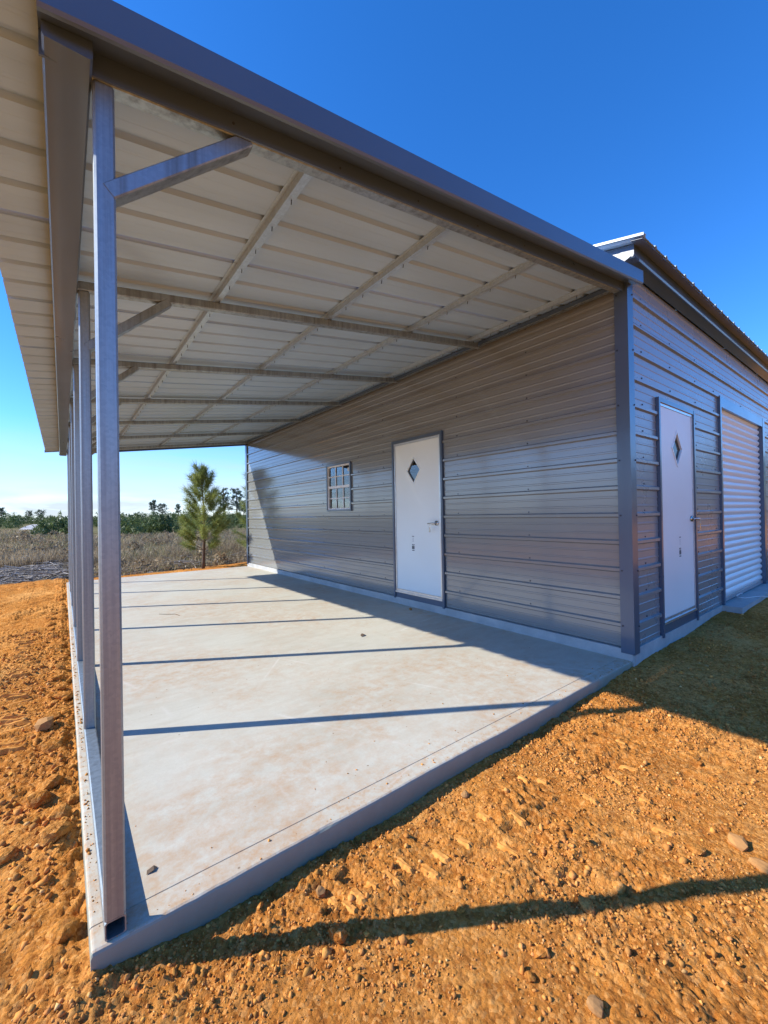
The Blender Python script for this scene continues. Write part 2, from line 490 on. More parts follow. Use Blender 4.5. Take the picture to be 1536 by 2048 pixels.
# 2-D gradient noise in numpy
_perm = np.random.default_rng(3).permutation(512).astype(np.int64)
_ang = np.random.default_rng(4).uniform(0, 2 * np.pi, 512)
def perlin(x, y):
    xi = np.floor(x).astype(np.int64); yi = np.floor(y).astype(np.int64)
    xf = x - xi; yf = y - yi
    u = xf * xf * xf * (xf * (xf * 6 - 15) + 10); w = yf * yf * yf * (yf * (yf * 6 - 15) + 10)
    def g(ix, iy, dx, dy):
        a = _ang[_perm[(_perm[ix & 511] + iy) & 511]]
        return np.cos(a) * dx + np.sin(a) * dy
    n00 = g(xi, yi, xf, yf); n10 = g(xi + 1, yi, xf - 1, yf); n01 = g(xi, yi + 1, xf, yf - 1); n11 = g(xi + 1, yi + 1, xf - 1, yf - 1)
    return (n00 * (1 - u) + n10 * u) * (1 - w) + (n01 * (1 - u) + n11 * u) * w
def fbm(x, y, o=4):
    s = 0; a = 1
    for i in range(o):
        s = s + a * perlin(x * 2 ** i + 17.3 * i, y * 2 ** i - 9.1 * i); a *= 0.5
    return s
def sstep(a, b, x):
    t_ = np.clip((x - a) / (b - a), 0, 1); return t_ * t_ * (3 - 2 * t_)

# dimensions (metres); x = 0 side wall, y = 0 front wall, z = 0 slab top
W, L = 3.70, 9.08
XP, P, YP, SP = -3.665, 0.055, 0.0126, 1.45         # post line, tube size, first frame, frame spacing
SL = 0.138                                           # lean-to slope
def zr(x): return 2.63 + SL * (x + 4.005)            # underside of lean-to sheets

# ------------------------------------------------------------------ ground
def gz(x, y, fine=True):
    x = np.asarray(x, float); y = np.asarray(y, float)
    z = -0.105 + 0.07 * sstep(-1.3, 0.4, x) * sstep(-1.6, -0.1, y) + 0.075 * sstep(0.6, 3.0, x) * sstep(-2.2, -0.1, y)
    z = z + 0.035 * sstep(-3.66, -3.8, x) * sstep(0.2, 0.9, y) * sstep(-4.6, -3.9, x)
    z = z + 0.02 * np.exp(-((x + 3.7) ** 2 + (y + 0.0) ** 2) / 0.09)
    near = 1 - sstep(10, 13, y)
    z = z + 0.030 * fbm(x * 0.9, y * 0.9, 2) * near
    z = z + 0.22 * fbm(x * 0.05, y * 0.05, 3) * sstep(14, 40, y)
    z = z - 0.05 * sstep(9.3, 12, y)
    # roughness of the turned clay
    rough = 0.32 + 1.0 * sstep(-0.15, 0.3, fbm(x * 1.1 + 5, y * 1.1, 2))
    edge = np.exp(-np.clip(-3.7 - x, 0, 9) / 0.12) * sstep(-0.2, 0.3, y) * (x < -3.65)
    edge2 = np.exp(-np.clip(-y, 0, 9) / 0.10) * (x < 0)
    rough = rough + 1.3 * edge + 0.5 * edge2
    z = z + near * rough * (0.016 * fbm(x * 4.5, y * 4.5, 2))
    if fine:
        # cleat prints of a tracked machine: along y on the left, along x in front; the tread presses the crumbs flat
        pm = np.zeros_like(z); ph_ = np.zeros_like(z)
        for xc, off in ((-4.06, 0), (-4.62, 9)):
            u = x - xc + 0.03 * np.sin(y * 1.3)
            m1 = sstep(0.19, 0.16, np.abs(u)) * sstep(-0.30, -0.05, fbm(x * 1.4 + off, y * 1.4, 2)) * sstep(1.4, 2.0, y) * near
            h1 = 0.024 * (sstep(0.0, 0.5, np.sin((y + 0.12 * x) * 2 * np.pi / 0.115)) - 0.5)
            ph_ = ph_ + m1 * h1; pm = np.maximum(pm, m1)
        for yc, ph0, off, xa in ((-0.20, 0.0, 2, -3.2), (-0.40, 1.1, 5, -2.75), (-0.66, 2.0, 8, -2.4)):
            uu = y - yc - 0.03 * np.sin(x * 1.1) + 0.06 * (x + 2.5)
            m1 = sstep(0.060, 0.050, np.abs(uu)) * sstep(-0.16, 0.02, fbm(x * 1.9 + off, y * 1.9 + off, 2)) * sstep(xa, xa + .2, x) * sstep(-0.5, -0.9, x) * near
            h1 = 0.017 * (sstep(0.10, 0.45, np.sin((x + 0.45 * uu) * 2 * np.pi / 0.115 + ph0)) - 0.55)
            ph_ = ph_ + m1 * h1; pm = np.maximum(pm, m1)
        rough = rough * (1 - 0.82 * pm)
        b1 = np.abs(perlin(x * 13, y * 13)); b2 = np.abs(perlin(x * 27 + 3, y * 27)); b3 = np.abs(perlin(x * 58, y * 58 + 7))
        z = z + near * rough * (0.020 * (0.32 - b1) * (0.4 + edge * 1.2 + sstep(0, .5, fbm(x * 2, y * 2, 2))) + 0.0150 * (0.3 - b2) + 0.0100 * (0.3 - b3))
        z = z + ph_
    return z

def axis(segs):
    out = [segs[0][0]]
    for a, b_, st in segs:
        n = max(1, int(round((b_ - a) / st)))
        out += list(a + (b_ - a) * (np.arange(n) + 1) / n)
    return np.array(out)
far = lambda a, b_, n: list(np.geomspace(1, b_ - a + 1, n)[1:] - 1 + a)
gx = axis([(-14, -7, .35), (-7, -4.9, .06), (-4.9, -4.35, .02), (-4.35, -0.9, .0085), (-0.9, 0.4, .014), (0.4, 3.4, .03), (3.4, 12, .25)])
gx = np.concatenate([-np.array(far(14, 2500, 26))[::-1], gx, far(12, 2500, 26)])
gy = axis([(-12, -3, .5), (-3, -1.5, .08), (-1.5, 0.10, .0085), (0.10, 1.2, .016), (1.2, 4, .022), (4, 8, .035), (8, 13, .06), (13, 40, .5)])
gy = np.concatenate([-np.array(far(12, 800, 14))[::-1], gy, far(40, 4000, 30)])
GX, GY = np.meshgrid(gx, gy)
GZ = gz(GX, GY)
nr_ = (1 - sstep(5.5, 9, GY)) * (GX > -5.2) * (GX < 3.4) * (GY > -1.6)
GZ = GZ + rng.normal(0, 1, GZ.shape) * nr_ * (0.0007 + 0.0016 * sstep(-0.25, 0.25, fbm(GX * 1.1 + 5, GY * 1.1, 2)))
inside = (GX > -3.64) & (GX < 9.1) & (GY > 0.06) & (GY < 9.0)
GZ[inside] = -0.2
nx, ny = len(gx), len(gy)
idx = np.arange(nx * ny).reshape(ny, nx)
Fq = np.stack([idx[:-1, :-1], idx[:-1, 1:], idx[1:, 1:], idx[1:, :-1]], -1)
deep = inside[:-1, :-1] & inside[:-1, 1:] & inside[1:, 1:] & inside[1:, :-1]
Fq = Fq[~deep]
ground = np_mesh('ground', np.stack([GX, GY, GZ], -1).reshape(-1, 3), Fq, M['soil'], smooth=False)
tag(ground, 'bare rust-orange clay soil with cleat prints around the slab', kind='structure')

# cakes of clay pressed by the machine's cleats: pieces of the ground
def cake_mesh(seed, lx, ly, hz):
    r_ = np.random.default_rng(seed); nu, nv = 9, 5
    us = np.linspace(-1, 1, nu); vs_ = np.linspace(-1, 1, nv); V = []; F = []
    for i, u in enumerate(us):
        for j, v_ in enumerate(vs_):
            e = max(abs(u), abs(v_)); z = hz if e < 0.99 else -hz * 1.5
            sq = 0.90 if e < 0.99 else 1.0
            V.append((u * lx * sq * (1 + .10 * r_.normal()) , v_ * ly * sq * (1 + .10 * r_.normal()), z + hz * .16 * r_.normal()))
    for i in range(nu - 1):
        for j in range(nv - 1): F.append((i * nv + j, (i + 1) * nv + j, (i + 1) * nv + j + 1, i * nv + j + 1))
    me = bpy.data.meshes.new('tread_print'); me.from_pydata(V, [], F); me.update(); me.materials.append(M['pressed'])
    return me
cakes = [cake_mesh(s_, 0.052, 0.019, 0.006) for s_ in range(4)]
bars = [cake_mesh(s_ + 9, 0.100, 0.018, 0.011) for s_ in range(3)]
def cake(me, x, y, ang, sx, sy):
    o = bpy.data.objects.new('tread_print', me); col.objects.link(o); o.parent = ground
    d = Vector((math.cos(ang), math.sin(ang))) * 0.045
    zz = gz(np.array([x, x - d.x, x + d.x]), np.array([y, y - d.y, y + d.y]))
    o.location = (x, y, float(zz.mean()) + 0.0045); o.rotation_euler = (random.uniform(-.08, .08), -math.atan2(float(zz[2] - zz[1]), 0.09) * 0.6, ang); o.scale = (sx, sy, 1)
for (x, y) in [(-2.861, -0.233), (-2.795, -0.261), (-2.935, -0.249), (-2.981, -0.258), (-2.717, -0.247), (-2.574, -0.303), (-2.281, -0.281), (-2.19, -0.394), (-1.911, -0.232),
               (-1.85, -0.298), (-2.342, -0.449), (-3.009, -0.207), (-1.398, -0.53), (-1.565, -0.527), (-1.61, -0.679), (-1.806, -0.518), (-1.747, -0.806), (-1.2, -0.40), (-2.66, -0.33), (-2.45, -0.30), (-2.08, -0.31)]:
    cake(random.choice(cakes), x, y, R(-85) + random.gauss(0, .12), random.uniform(.55, 1.1), random.uniform(.7, 1.15))
for k in range(34):
    y = 1.75 + 0.095 * k
    if random.random() < 0.8: cake(random.choice(bars), -4.03 - 0.02 * (k % 3) + 0.03 * math.sin(y), y, R(-20) + random.gauss(0, .06), random.uniform(.7, 1.15), random.uniform(.7, 1.2))
    if random.random() < 0.7: cake(random.choice(bars), -4.38 + 0.03 * math.sin(y), y + .04, R(-20) + random.gauss(0, .06), random.uniform(.7, 1.1), random.uniform(.7, 1.2))

# road beyond the field
path = [(-30, 27), (-16, 36), (-9.6, 46), (-7.4, 58), (-7.2, 75), (-8.2, 105), (-9.4, 140), (-10, 175)]
mb = MB(); rings = []
for i, (x, y) in enumerate(path):
    a = Vector(path[max(i - 1, 0)]); c_ = Vector(path[min(i + 1, len(path) - 1)]); d = (c_ - a).normalized()
    nrm = Vector((d.y, -d.x)); ww = 1.6
    zz = float(gz(np.array([x]), np.array([y]), False)[0]) + 0.10
    rings.append([(x - nrm.x * ww, y - nrm.y * ww, zz), (x, y, zz + 0.04), (x + nrm.x * ww, y + nrm.y * ww, zz)])
mb.loft(rings, closed=False)
tag(mb.build('road', M['road']), 'pale gravel road climbing away at far left', kind='structure')

# ------------------------------------------------------------------ concrete slab
mb = MB()
def slab_ring(x):
    return [(x, 0.0, -0.24), (x, -0.002, -0.010), (x, 0.002, -0.003), (x, 0.009, 0.0), (x, 0.093, 0.0), (x, 0.0955, -0.006), (x, 0.098, 0.0),
            (x, 4.54, 0.0), (x, L - 0.012, 0.0), (x, L, -0.012), (x, L, -0.24)]
xs = [-W, -W + 0.002, -W + 0.005, -W + 0.010] + list(np.linspace(-W + 0.05, 0.0, 110))
rr = []
for i, x in enumerate(xs):
    ring = slab_ring(x)
    j = 0.006 * float(perlin(np.array([x * 2.3]), np.array([0.5]))[0]) + 0.004 * float(perlin(np.array([x * 17.0]), np.array([7.5]))[0])
    ch = max(0.0, float(perlin(np.array([x * 6.0]), np.array([3.5]))[0]) - 0.30) * 0.022      # small chips of the arris
    ring = [(a, b_ + (j if q < 4 else 0) + (ch if q in (2, 3) else 0), c_ - (ch * 0.5 if q == 2 else 0)) for q, (a, b_, c_) in enumerate(ring)]
    if i < 4:
        dz = (0.009, 0.004, 0.001, 0.0)[i]
        ring = [(a, b_, c_ - dz if c_ > -0.1 else c_) for a, b_, c_ in ring]
    rr.append(ring)
mb.loft(rr)
tag(mb.build('concrete_slab', M['concrete']), 'pale clay-stained concrete slab under the lean-to roof', kind='structure')

# ------------------------------------------------------------------ steel building
bld = empty('steel_building', (0, 0, 0))
tag(bld, 'grey corrugated steel building with white doors and charcoal trim', 'building')

PITCH_R = 0.2325
RIB0 = 0.262
prof1 = [(0.0, 0.0), (0.012, 0.0205), (0.036, 0.0205), (0.048, 0.0), (0.092, 0.0), (0.096, 0.0036), (0.108, 0.0036), (0.112, 0.0),
         (0.168, 0.0), (0.172, 0.0036), (0.184, 0.0036), (0.188, 0.0)]
def profile(t0, t1, off, pitch, minor=1.0):
    """(t, h) samples of the rib profile between t0 and t1; ribs start at off + k*pitch"""
    pts = []
    k0 = math.floor((t0 - off) / pitch) - 1; k1 = math.ceil((t1 - off) / pitch) + 1
    raw = [(off + k * pitch + a, h) for k in range(k0, k1 + 1) for a, h in prof1]
    raw = [(a, h * minor if h < 0.01 else h) for a, h in raw]
    def hat(t_):
        for (a, ha), (b_, hb) in zip(raw, raw[1:]):
            if a <= t_ <= b_: return ha + (hb - ha) * (t_ - a) / max(b_ - a, 1e-9)
        return 0
    pts = [(t0, hat(t0))] + [q for q in raw if t0 + 1e-6 < q[0] < t1 - 1e-6] + [(t1, hat(t1))]
    return pts

def sheet(mb, fn, t0, t1, l0, l1, off, pitch, seg=1, lift=0.0, minor=1.0):
    """corrugated sheet; fn(t, l, h) -> xyz; l0/l1 numbers or functions of t"""
    pr = profile(t0, t1, off, pitch, minor)
    rows = []
    for t_, h in pr:
        a = l0(t_) if callable(l0) else l0; b_ = l1(t_) if callable(l1) else l1
        rows.append([fn(t_, a + (b_ - a) * k / seg, h + lift) for k in range(seg + 1)])
    mb.loft(rows, closed=False)

def rects_minus(t0, t1, l0, l1, holes):
    """split [t0,t1]x[l0,l1] into rectangles that avoid the holes (a0,a1 in t, b0,b1 in l)"""
    ts = sorted({t0, t1} | {t_ for h in holes for t_ in h[:2] if t0 < t_ < t1})
    out = []
    for a, b_ in zip(ts, ts[1:]):
        segs = [(l0, l1)]
        for (h0, h1, m0, m1) in holes:
            if h0 < (a + b_) / 2 < h1:
                ns = []
                for s0, s1 in segs:
                    if m1 <= s0 or m0 >= s1: ns.append((s0, s1)); continue
                    if m0 > s0: ns.append((s0, m0))
                    if m1 < s1: ns.append((m1, s1))
                segs = ns
        out += [(a, b_, s0, s1) for s0, s1 in segs]
    return out

ZB = 0.10                                   # bottom of siding
BX = 9.15                                   # far end of the building in x
side_fn = lambda t_, l, h: (-h, l, t_)
front_fn = lambda t_, l, h: (l, -h, t_)
side_holes = [(0.0, 2.285, 2.125, 3.130), (1.325, 2.143, 4.205, 4.985)]
front_holes = [(0.0, 2.296, 0.595, 1.598), (0.0, 2.53, 2.56, 4.74)]
zt_side, zt_front = 3.40, 3.27
bounds = [ZB] + [RIB0 + 0.03 + PITCH_R * k for k in (3, 7, 11)]
def panels(fn, holes, l0, l1, ztop, mat, name='siding_panel', bottom=ZB):
    bs = [bottom] + [q for q in bounds[1:] if q < ztop - 0.05] + [ztop]
    for i, (a, b_) in enumerate(zip(bs, bs[1:])):
        rs = rects_minus(a, b_, l0, l1, holes)
        grp = list(range(len(rs)))
        for p in range(len(rs)):                                # touching rectangles are one cut sheet
            for q in range(len(rs)):
                if (abs(rs[p][1] - rs[q][0]) < 1e-6) and min(rs[p][3], rs[q][3]) - max(rs[p][2], rs[q][2]) > 1e-4:
                    g0, g1 = grp[p], grp[q]; grp = [g0 if g == g1 else g for g in grp]
        for g in sorted(set(grp)):
          mb = MB()
          for (t0, t1, s0, s1) in [r_ for r_, gg in zip(rs, grp) if gg == g]:
            sheet(mb, fn, t0, t1, s0, s1, RIB0, PITCH_R, 1, 0.0015 * (i % 2), 0.85)
            if t0 == a and i:                                   # lap lip of the sheet above
                mb.loft([[fn(a, s0, 0.0195), fn(a, s1, 0.0195)], [fn(a - 0.002, s0, 0.010), fn(a - 0.002, s1, 0.010)]], closed=False)
          mb.build(name, mat, bld)
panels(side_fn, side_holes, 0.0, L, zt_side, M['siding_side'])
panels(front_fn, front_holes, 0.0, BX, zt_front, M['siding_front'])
# gable above the eaves, back wall and far end wall
RS = 0.26
mb = MB()
sheet(mb, side_fn, zt_side, zt_side + RS * 4.4, lambda t_: (t_ - zt_side) / RS, lambda t_: L - (t_ - zt_side) / RS, RIB0, PITCH_R)
mb.build('siding_panel', M['siding_side'], bld)
panels(lambda t_, l, h: (l, L + h, t_), [], 0.0, BX, zt_front, M['siding_side'])
panels(lambda t_, l, h: (BX + h, l, t_), [], 0.0, L, zt_side, M['siding_side'])
mb = MB()
sheet(mb, lambda t_, l, h: (BX + h, l, t_), zt_side, zt_side + RS * 4.4, lambda t_: (t_ - zt_side) / RS, lambda t_: L - (t_ - zt_side) / RS, RIB0, PITCH_R)
mb.build('siding_panel', M['siding_side'], bld)
# inner lining so that the room behind the panes is closed and dark
mb = MB()
mb.add([(0.12, 0.12, 0.08), (BX - .1, 0.12, 0.08), (BX - .1, L - .1, 0.08), (0.12, L - .1, 0.08)], [(0, 1, 2, 3)])
mb.build('floor', M['room'], bld)
# foundation kerb
mb = MB()
for (a, b_) in ((0.0, 9.08),):
    mb.loft([[(0.02, -0.012, -0.2), (-0.022, -0.012, 0.0), (-0.020, -0.012, 0.088), (0.10, -0.012, 0.094)], [(0.02, b_, -0.2), (-0.022, b_, 0.0), (-0.020, b_, 0.088), (0.10, b_, 0.094)]])
mb.build('foundation', M['foundation'], bld)
mb = MB()
mb.box(0.021, 2.50, -0.016, 0.10, -0.2, 0.096)
mb.box(2.50, 5.2, -0.20, 0.10, -0.2, 0.093)
mb.box(5.2, BX, -0.016, 0.10, -0.2, 0.096)
mb.build('foundation', M['foundation'], bld)

# corner trims
def corner(x, y, sx, sy, z0, z1):
    mb = MB()
    a, th, o = 0.080, 0.0035, 0.0265
    # L in plan, wrapped round the ribs
    pl_ = [(x - sx * o, y - sy * o), (x + sx * a, y - sy * o), (x + sx * a, y - sy * (o - th)), (x - sx * (o - th), y - sy * (o - th)), (x - sx * (o - th), y + sy * a), (x - sx * o, y + sy * a)]
    mb.loft([[(p, q, z0) for p, q in pl_], [(p, q, z1) for p, q in pl_]])
    mb.build('corner_trim', M['trim'], bld)
corner(0, 0, 1, 1, 0.055, 3.26)
corner(0, L, 1, -1, 0.055, 3.26)

# main roof
def zm(y): return 3.385 + RS * (y + 0.12)           # sheet plane of front slope
ridge_y = 4.54
XR0, XR1 = -0.21, BX + 0.21
for s in (0, 1):
    for i in range(11):
        a = XR0 + i * 0.914; b_ = min(a + 0.914, XR1)
        if a >= XR1 - 0.02: break
        mb = MB()
        if s == 0: fn = lambda t_, l, h: (t_, l, zm(l) + h)
        else: fn = lambda t_, l, h: (t_, 2 * ridge_y - l, zm(l) + h)
        sheet(mb, fn, a, b_, -0.22, ridge_y, XR0 + 0.005, 0.2286, 1, 0.001 * (i % 2))
        mb.build('roof_panel', M['roof'], bld)
# box trim under the eave (front) and along the rake (side)
def trim_prism(pts2d, fn, a, b_, name='roof_trim', parent=bld, mat=None, n=2):
    mb = MB()
    mb.loft([[fn(u, v_, a + (b_ - a) * k / (n - 1)) for u, v_ in pts2d] for k in range(n)])
    return mb.build(name, mat or M['trim'], parent)
for (s, y0) in ((1, 0.0), (-1, L)):
    trim_prism([(-0.122, 3.378), (-0.122, 3.300), (-0.116, 3.285), (-0.106, 3.283), (-0.10, 3.292), (-0.02, 3.262), (-0.02, 3.395)],
               lambda u, v_, l: (l, y0 + s * u, v_), -0.128, BX + 0.12, 'eave_trim')
for (x0, sx) in ((0.0, 1), (BX, -1)):
    for (ya, yb) in ((-0.1215, ridge_y), (2 * ridge_y + 0.1215, ridge_y)):
        rings = []; mb = MB()
        for y in (ya, yb):
            z = zm(y if y <= ridge_y else 2 * ridge_y - y) - 0.012
            rings.append([(x0 - sx * u, y, z + v_) for u, v_ in ((0.124, 0.0), (0.124, -0.085), (0.118, -0.097), (0.106, -0.099), (0.10, -0.09), (0.024, -0.10), (0.024, 0.0))])
        mb.loft(rings)
        mb.build('rake_trim', M['trim'], bld)
mb = MB(); mb.loft([[(x, y, zm(y) - dz) for y, dz in ((-0.208, 0.004), (-0.208, 0.012), (-0.124, 0.012), (-0.124, 0.004))] for x in (-0.195, BX + 0.19)]); mb.build('eave_dark_strip', M['trim'], bld)  # added dark strip, makes the sheet overhang look shaded from below
# rake edge flashing, pale like the sheets
for x in (XR0, ):
    for (ya, yb) in ((-0.225, ridge_y), (2 * ridge_y + 0.225, ridge_y)):
        rings = []; mb = MB()
        for y in (ya, yb):
            z = zm(y if y <= ridge_y else 2 * ridge_y - y)
            rings.append([(x - 0.006, y, z + 0.024), (x + 0.05, y, z + 0.024), (x + 0.05, y, z + 0.020), (x - 0.002, y, z + 0.018), (x - 0.002, y, z + 0.004), (x - 0.006, y, z + 0.004)])
        mb.loft(rings)
        mb.build('rake_flashing', M['roof'], bld)

# screws of the siding, too small to count
mb = MB()
def screw(p, ax):
    r = 0.0080; n = 6; d = 0.006
    if ax == 'x': ring = lambda q, e: [(p[0] - e, p[1] + q * math.cos(k * 1.0472), p[2] + q * math.sin(k * 1.0472)) for k in range(n)]
    else: ring = lambda q, e: [(p[0] + q * math.cos(k * 1.0472), p[1] - e, p[2] + q * math.sin(k * 1.0472)) for k in range(n)]
    mb.loft([ring(r, 0), ring(r * .8, d)])
def inhole(t_, l, hs): return any(h[0] - .03 < t_ < h[1] + .03 and h[2] - .06 < l < h[3] + .06 for h in hs)
for k in range(13):
    z = RIB0 + 0.062 + PITCH_R * k
    for y in (0.95, 1.9, 3.35, 4.0, 5.15, 6.2, 7.4, 8.5):
        if not inhole(z, y, side_holes): screw((0, y, z), 'x')
    for x in (0.30, 0.98, 1.72, 2.38, 3.6, 5.2, 6.6, 8.0):
        if z < 3.2 and not inhole(z, x, front_holes): screw((x, 0, z), 'y')
    if k % 2 == 0:
        screw((-0.0265, 0.062, RIB0 + 0.02 + PITCH_R * k), 'x'); screw((0.066, -0.0265, RIB0 + 0.02 + PITCH_R * k), 'y')
o = mb.build('screw_heads', M['screw'], bld); o['kind'] = 'stuff'

# ---- doors with a diamond light. local frame: u along the wall, d outwards, z up
def make_door(fn, u0, u1, z0, z1, uh, hinge_dir, label, handle, pane='glass'):
    dr = empty('door', (0, 0, 0), bld)
    dr['label'] = label
    def bx(mb, a0, a1, d0, d1, c0, c1):
        vs = [fn(a, d, c) for c in (c0, c1) for (a, d) in ((a0, d0), (a1, d0), (a1, d1), (a0, d1))]
        mb.add(vs, [(0, 3, 2, 1), (4, 5, 6, 7), (0, 1, 5, 4), (1, 2, 6, 5), (2, 3, 7, 6), (3, 0, 4, 7)])
    # leaf with a diamond hole
    cu, cz, ru, rz = (u0 + u1) / 2 + uh, z0 + (z1 - z0) * 0.805, 0.128, 0.165
    e = 0.028
    a0, a1, c0, c1 = u0 + e, u1 - e, z0 + e, z1 - e
    outer = [(a0, c0), (cu, c0), (a1, c0), (a1, cz), (a1, c1), (cu, c1), (a0, c1), (a0, cz)]
    dia = [(cu, cz - rz), (cu + ru, cz), (cu, cz + rz), (cu - ru, cz)]
    mb = MB()
    for d in (0.010, -0.030):
        vs = [fn(a, d, c) for a, c in outer] + [fn(a, d, c) for a, c in dia]
        mb.add(vs, [(0, 1, 8, 11, 7), (1, 2, 3, 9, 8), (3, 4, 5, 10, 9), (5, 6, 7, 11, 10)])
    for ring in (outer, dia):
        n = len(ring)
        mb.loft([[fn(a, 0.010, c) for a, c in ring], [fn(a, -0.030, c) for a, c in ring]], caps=False)
    mb.build('leaf', M['white_door'], dr)
    # aluminium edge frame
    mb = MB()
    bx(mb, u0, u0 + e - 0.002, -0.03, 0.018, z0, z1); bx(mb, u1 - e + 0.002, u1, -0.03, 0.018, z0, z1)
    bx(mb, u0 + e - .002, u1 - e + .002, -0.03, 0.016, z0, z0 + e - 0.002); bx(mb, u0 + e - .002, u1 - e + .002, -0.03, 0.016, z1 - e + 0.002, z1)
    # threshold shadow step
    bx(mb, u0 + .002, u1 - .002, -0.02, 0.026, z0 - 0.022, z0 - 0.001)
    mb.build('frame', M['alu'], dr)
    # charcoal jamb trim
    mb = MB()
    w = 0.034
    bx(mb, u0 - w, u0 - 0.001, -0.01, 0.030, 0.075, z1 + 0.042); bx(mb, u1 + 0.001, u1 + w, -0.01, 0.030, 0.075, z1 + 0.042)
    bx(mb, u0 - 0.001, u1 + 0.001, -0.01, 0.028, z1 + 0.001, z1 + 0.040)
    bx(mb, u0 - 0.001, u1 + 0.001, -0.015, 0.012, 0.085, z0 - 0.023)
    mb.build('jamb_trim', M['trim'], dr)
    # diamond moulding and pane
    mb = MB()
    rings = []
    for k, (dd, off) in enumerate(((0.0105, 0.020), (0.017, 0.016), (0.017, -0.002), (0.002, -0.004))):
        rings.append([fn(cu + (a - cu) * (1 + off / ru), dd, cz + (c - cz) * (1 + off / rz)) for a, c in dia])
    mb.loft(rings, caps=False)
    mb.build('diamond_moulding', M['white_door'], dr)
    mb = MB()
    mb.loft([[fn(a, -0.004, c) for a, c in dia], [fn(a, -0.010, c) for a, c in dia]])
    mb.build('diamond_pane', M[pane], dr)
    # lever handle
    mb = MB()
    hu, hz = handle
    s = hinge_dir
    pts = lambda d: [fn(hu + 0.031 * math.cos(k * math.pi / 8), d, hz + 0.031 * math.sin(k * math.pi / 8)) for k in range(16)]
    mb.loft([pts(0.010), pts(0.022)])
    mb.tube([fn(hu, 0.02, hz), fn(hu, 0.058, hz), fn(hu + s * 0.02, 0.066, hz), fn(hu + s * 0.115, 0.062, hz - 0.004)], [0.011, 0.011, 0.011, 0.008])
    mb.build('handle', M['chrome'], dr, True)
    # key on a tag hanging from the lock
    mb = MB()
    ku = hu + s * 0.07
    mb.tube([fn(ku, 0.070, hz - 0.006), fn(ku, 0.072, hz - 0.05)], 0.002, 5)
    bx(mb, ku - 0.012, ku + 0.012, 0.070, 0.073, hz - 0.115, hz - 0.05)
    mb.build('key_tag', M['chrome'], dr)
    # printed maker's strip, rotated small lettering
    mb = MB(); mg = MB()
    su = cu + 0.035 * (1 if hinge_dir < 0 else -1) * -1; sz = z0 + (z1 - z0) * 0.325
    q = lambda m_, a0, a1, c0, c1: m_.add([fn(su + a0, 0.0108, sz + c0), fn(su + a1, 0.0108, sz + c0), fn(su + a1, 0.0108, sz + c1), fn(su + a0, 0.0108, sz + c1)], [(0, 1, 2, 3)])
    q(mb, -0.022, 0.022, 0.098, 0.106)
    for k in range(5): q(mg, -0.016, 0.016 - 0.006 * (k % 2), 0.030 + 0.012 * k, 0.034 + 0.012 * k)
    q(mb, -0.026, -0.006, -0.016, -0.004); q(mb, 0.004, 0.022, -0.016, -0.004); q(mb, -0.02, 0.018, -0.024, -0.020)
    for k in range(4): q(mb, -0.025, 0.024, -0.070 + 0.011 * k, -0.062 + 0.011 * k)
    q(mb, -0.025, -0.012, -0.068, -0.034); q(mb, 0.010, 0.024, -0.068, -0.034); q(mb, -0.025, 0.022, -0.092, -0.082)
    tag(mb.build('printed_label', M['ink'], dr), kind='stuff'); tag(mg.build('printed_label', M['greyink'], dr), kind='stuff')
    return dr
make_door(lambda u, d, z: (-d, u, z), 2.1674, 3.0872, 0.1826, 2.2451, 0.05, 1, 'white door with diamond light and lever handle under the lean-to roof', (2.255, 1.135))
make_door(lambda u, d, z: (u, -d, z), 0.635, 1.5584, 0.2099, 2.2564, 0.0, 1, 'white door with diamond light and long lever in the front wall', (1.47, 1.155), 'pane_dark')

# ---- window
win = empty('window', (0, 0, 0), bld)
y0, y1, z0, z1 = 4.2316, 4.9592, 1.3529, 2.1151
def bxs(mb, d0, d1, a0, a1, c0, c1): mb.box(-d1, -d0, a0, a1, c0, c1)
mb = MB()
bxs(mb, -0.04, 0.030, y0 - .028, y0 - .001, z0 - .028, z1 + .028); bxs(mb, -0.04, 0.030, y1 + .001, y1 + .028, z0 - .028, z1 + .028)
bxs(mb, -0.04, 0.028, y0 - .001, y1 + .001, z1 + .001, z1 + .027); bxs(mb, -0.04, 0.034, y0 - .001, y1 + .001, z0 - .027, z0 - .001)
mb.build('window_trim', M['trim'], win)
mb = MB()
f = 0.026; zc = 1.742
bxs(mb, -0.03, 0.016, y0, y0 + f, z0, z1); bxs(mb, -0.03, 0.016, y1 - f, y1, z0, z1)
bxs(mb, -0.03, 0.014, y0 + f, y1 - f, z0, z0 + f); bxs(mb, -0.03, 0.014, y0 + f, y1 - f, z1 - f, z1)
mb.build('window_frame', M['vinyl'], win)
mb = MB(); bxs(mb, -0.02, 0.012, y0 + f + .001, y1 - f - .001, zc - 0.020, zc + 0.022); mb.build('meeting_rail', M['vinyl'], win)
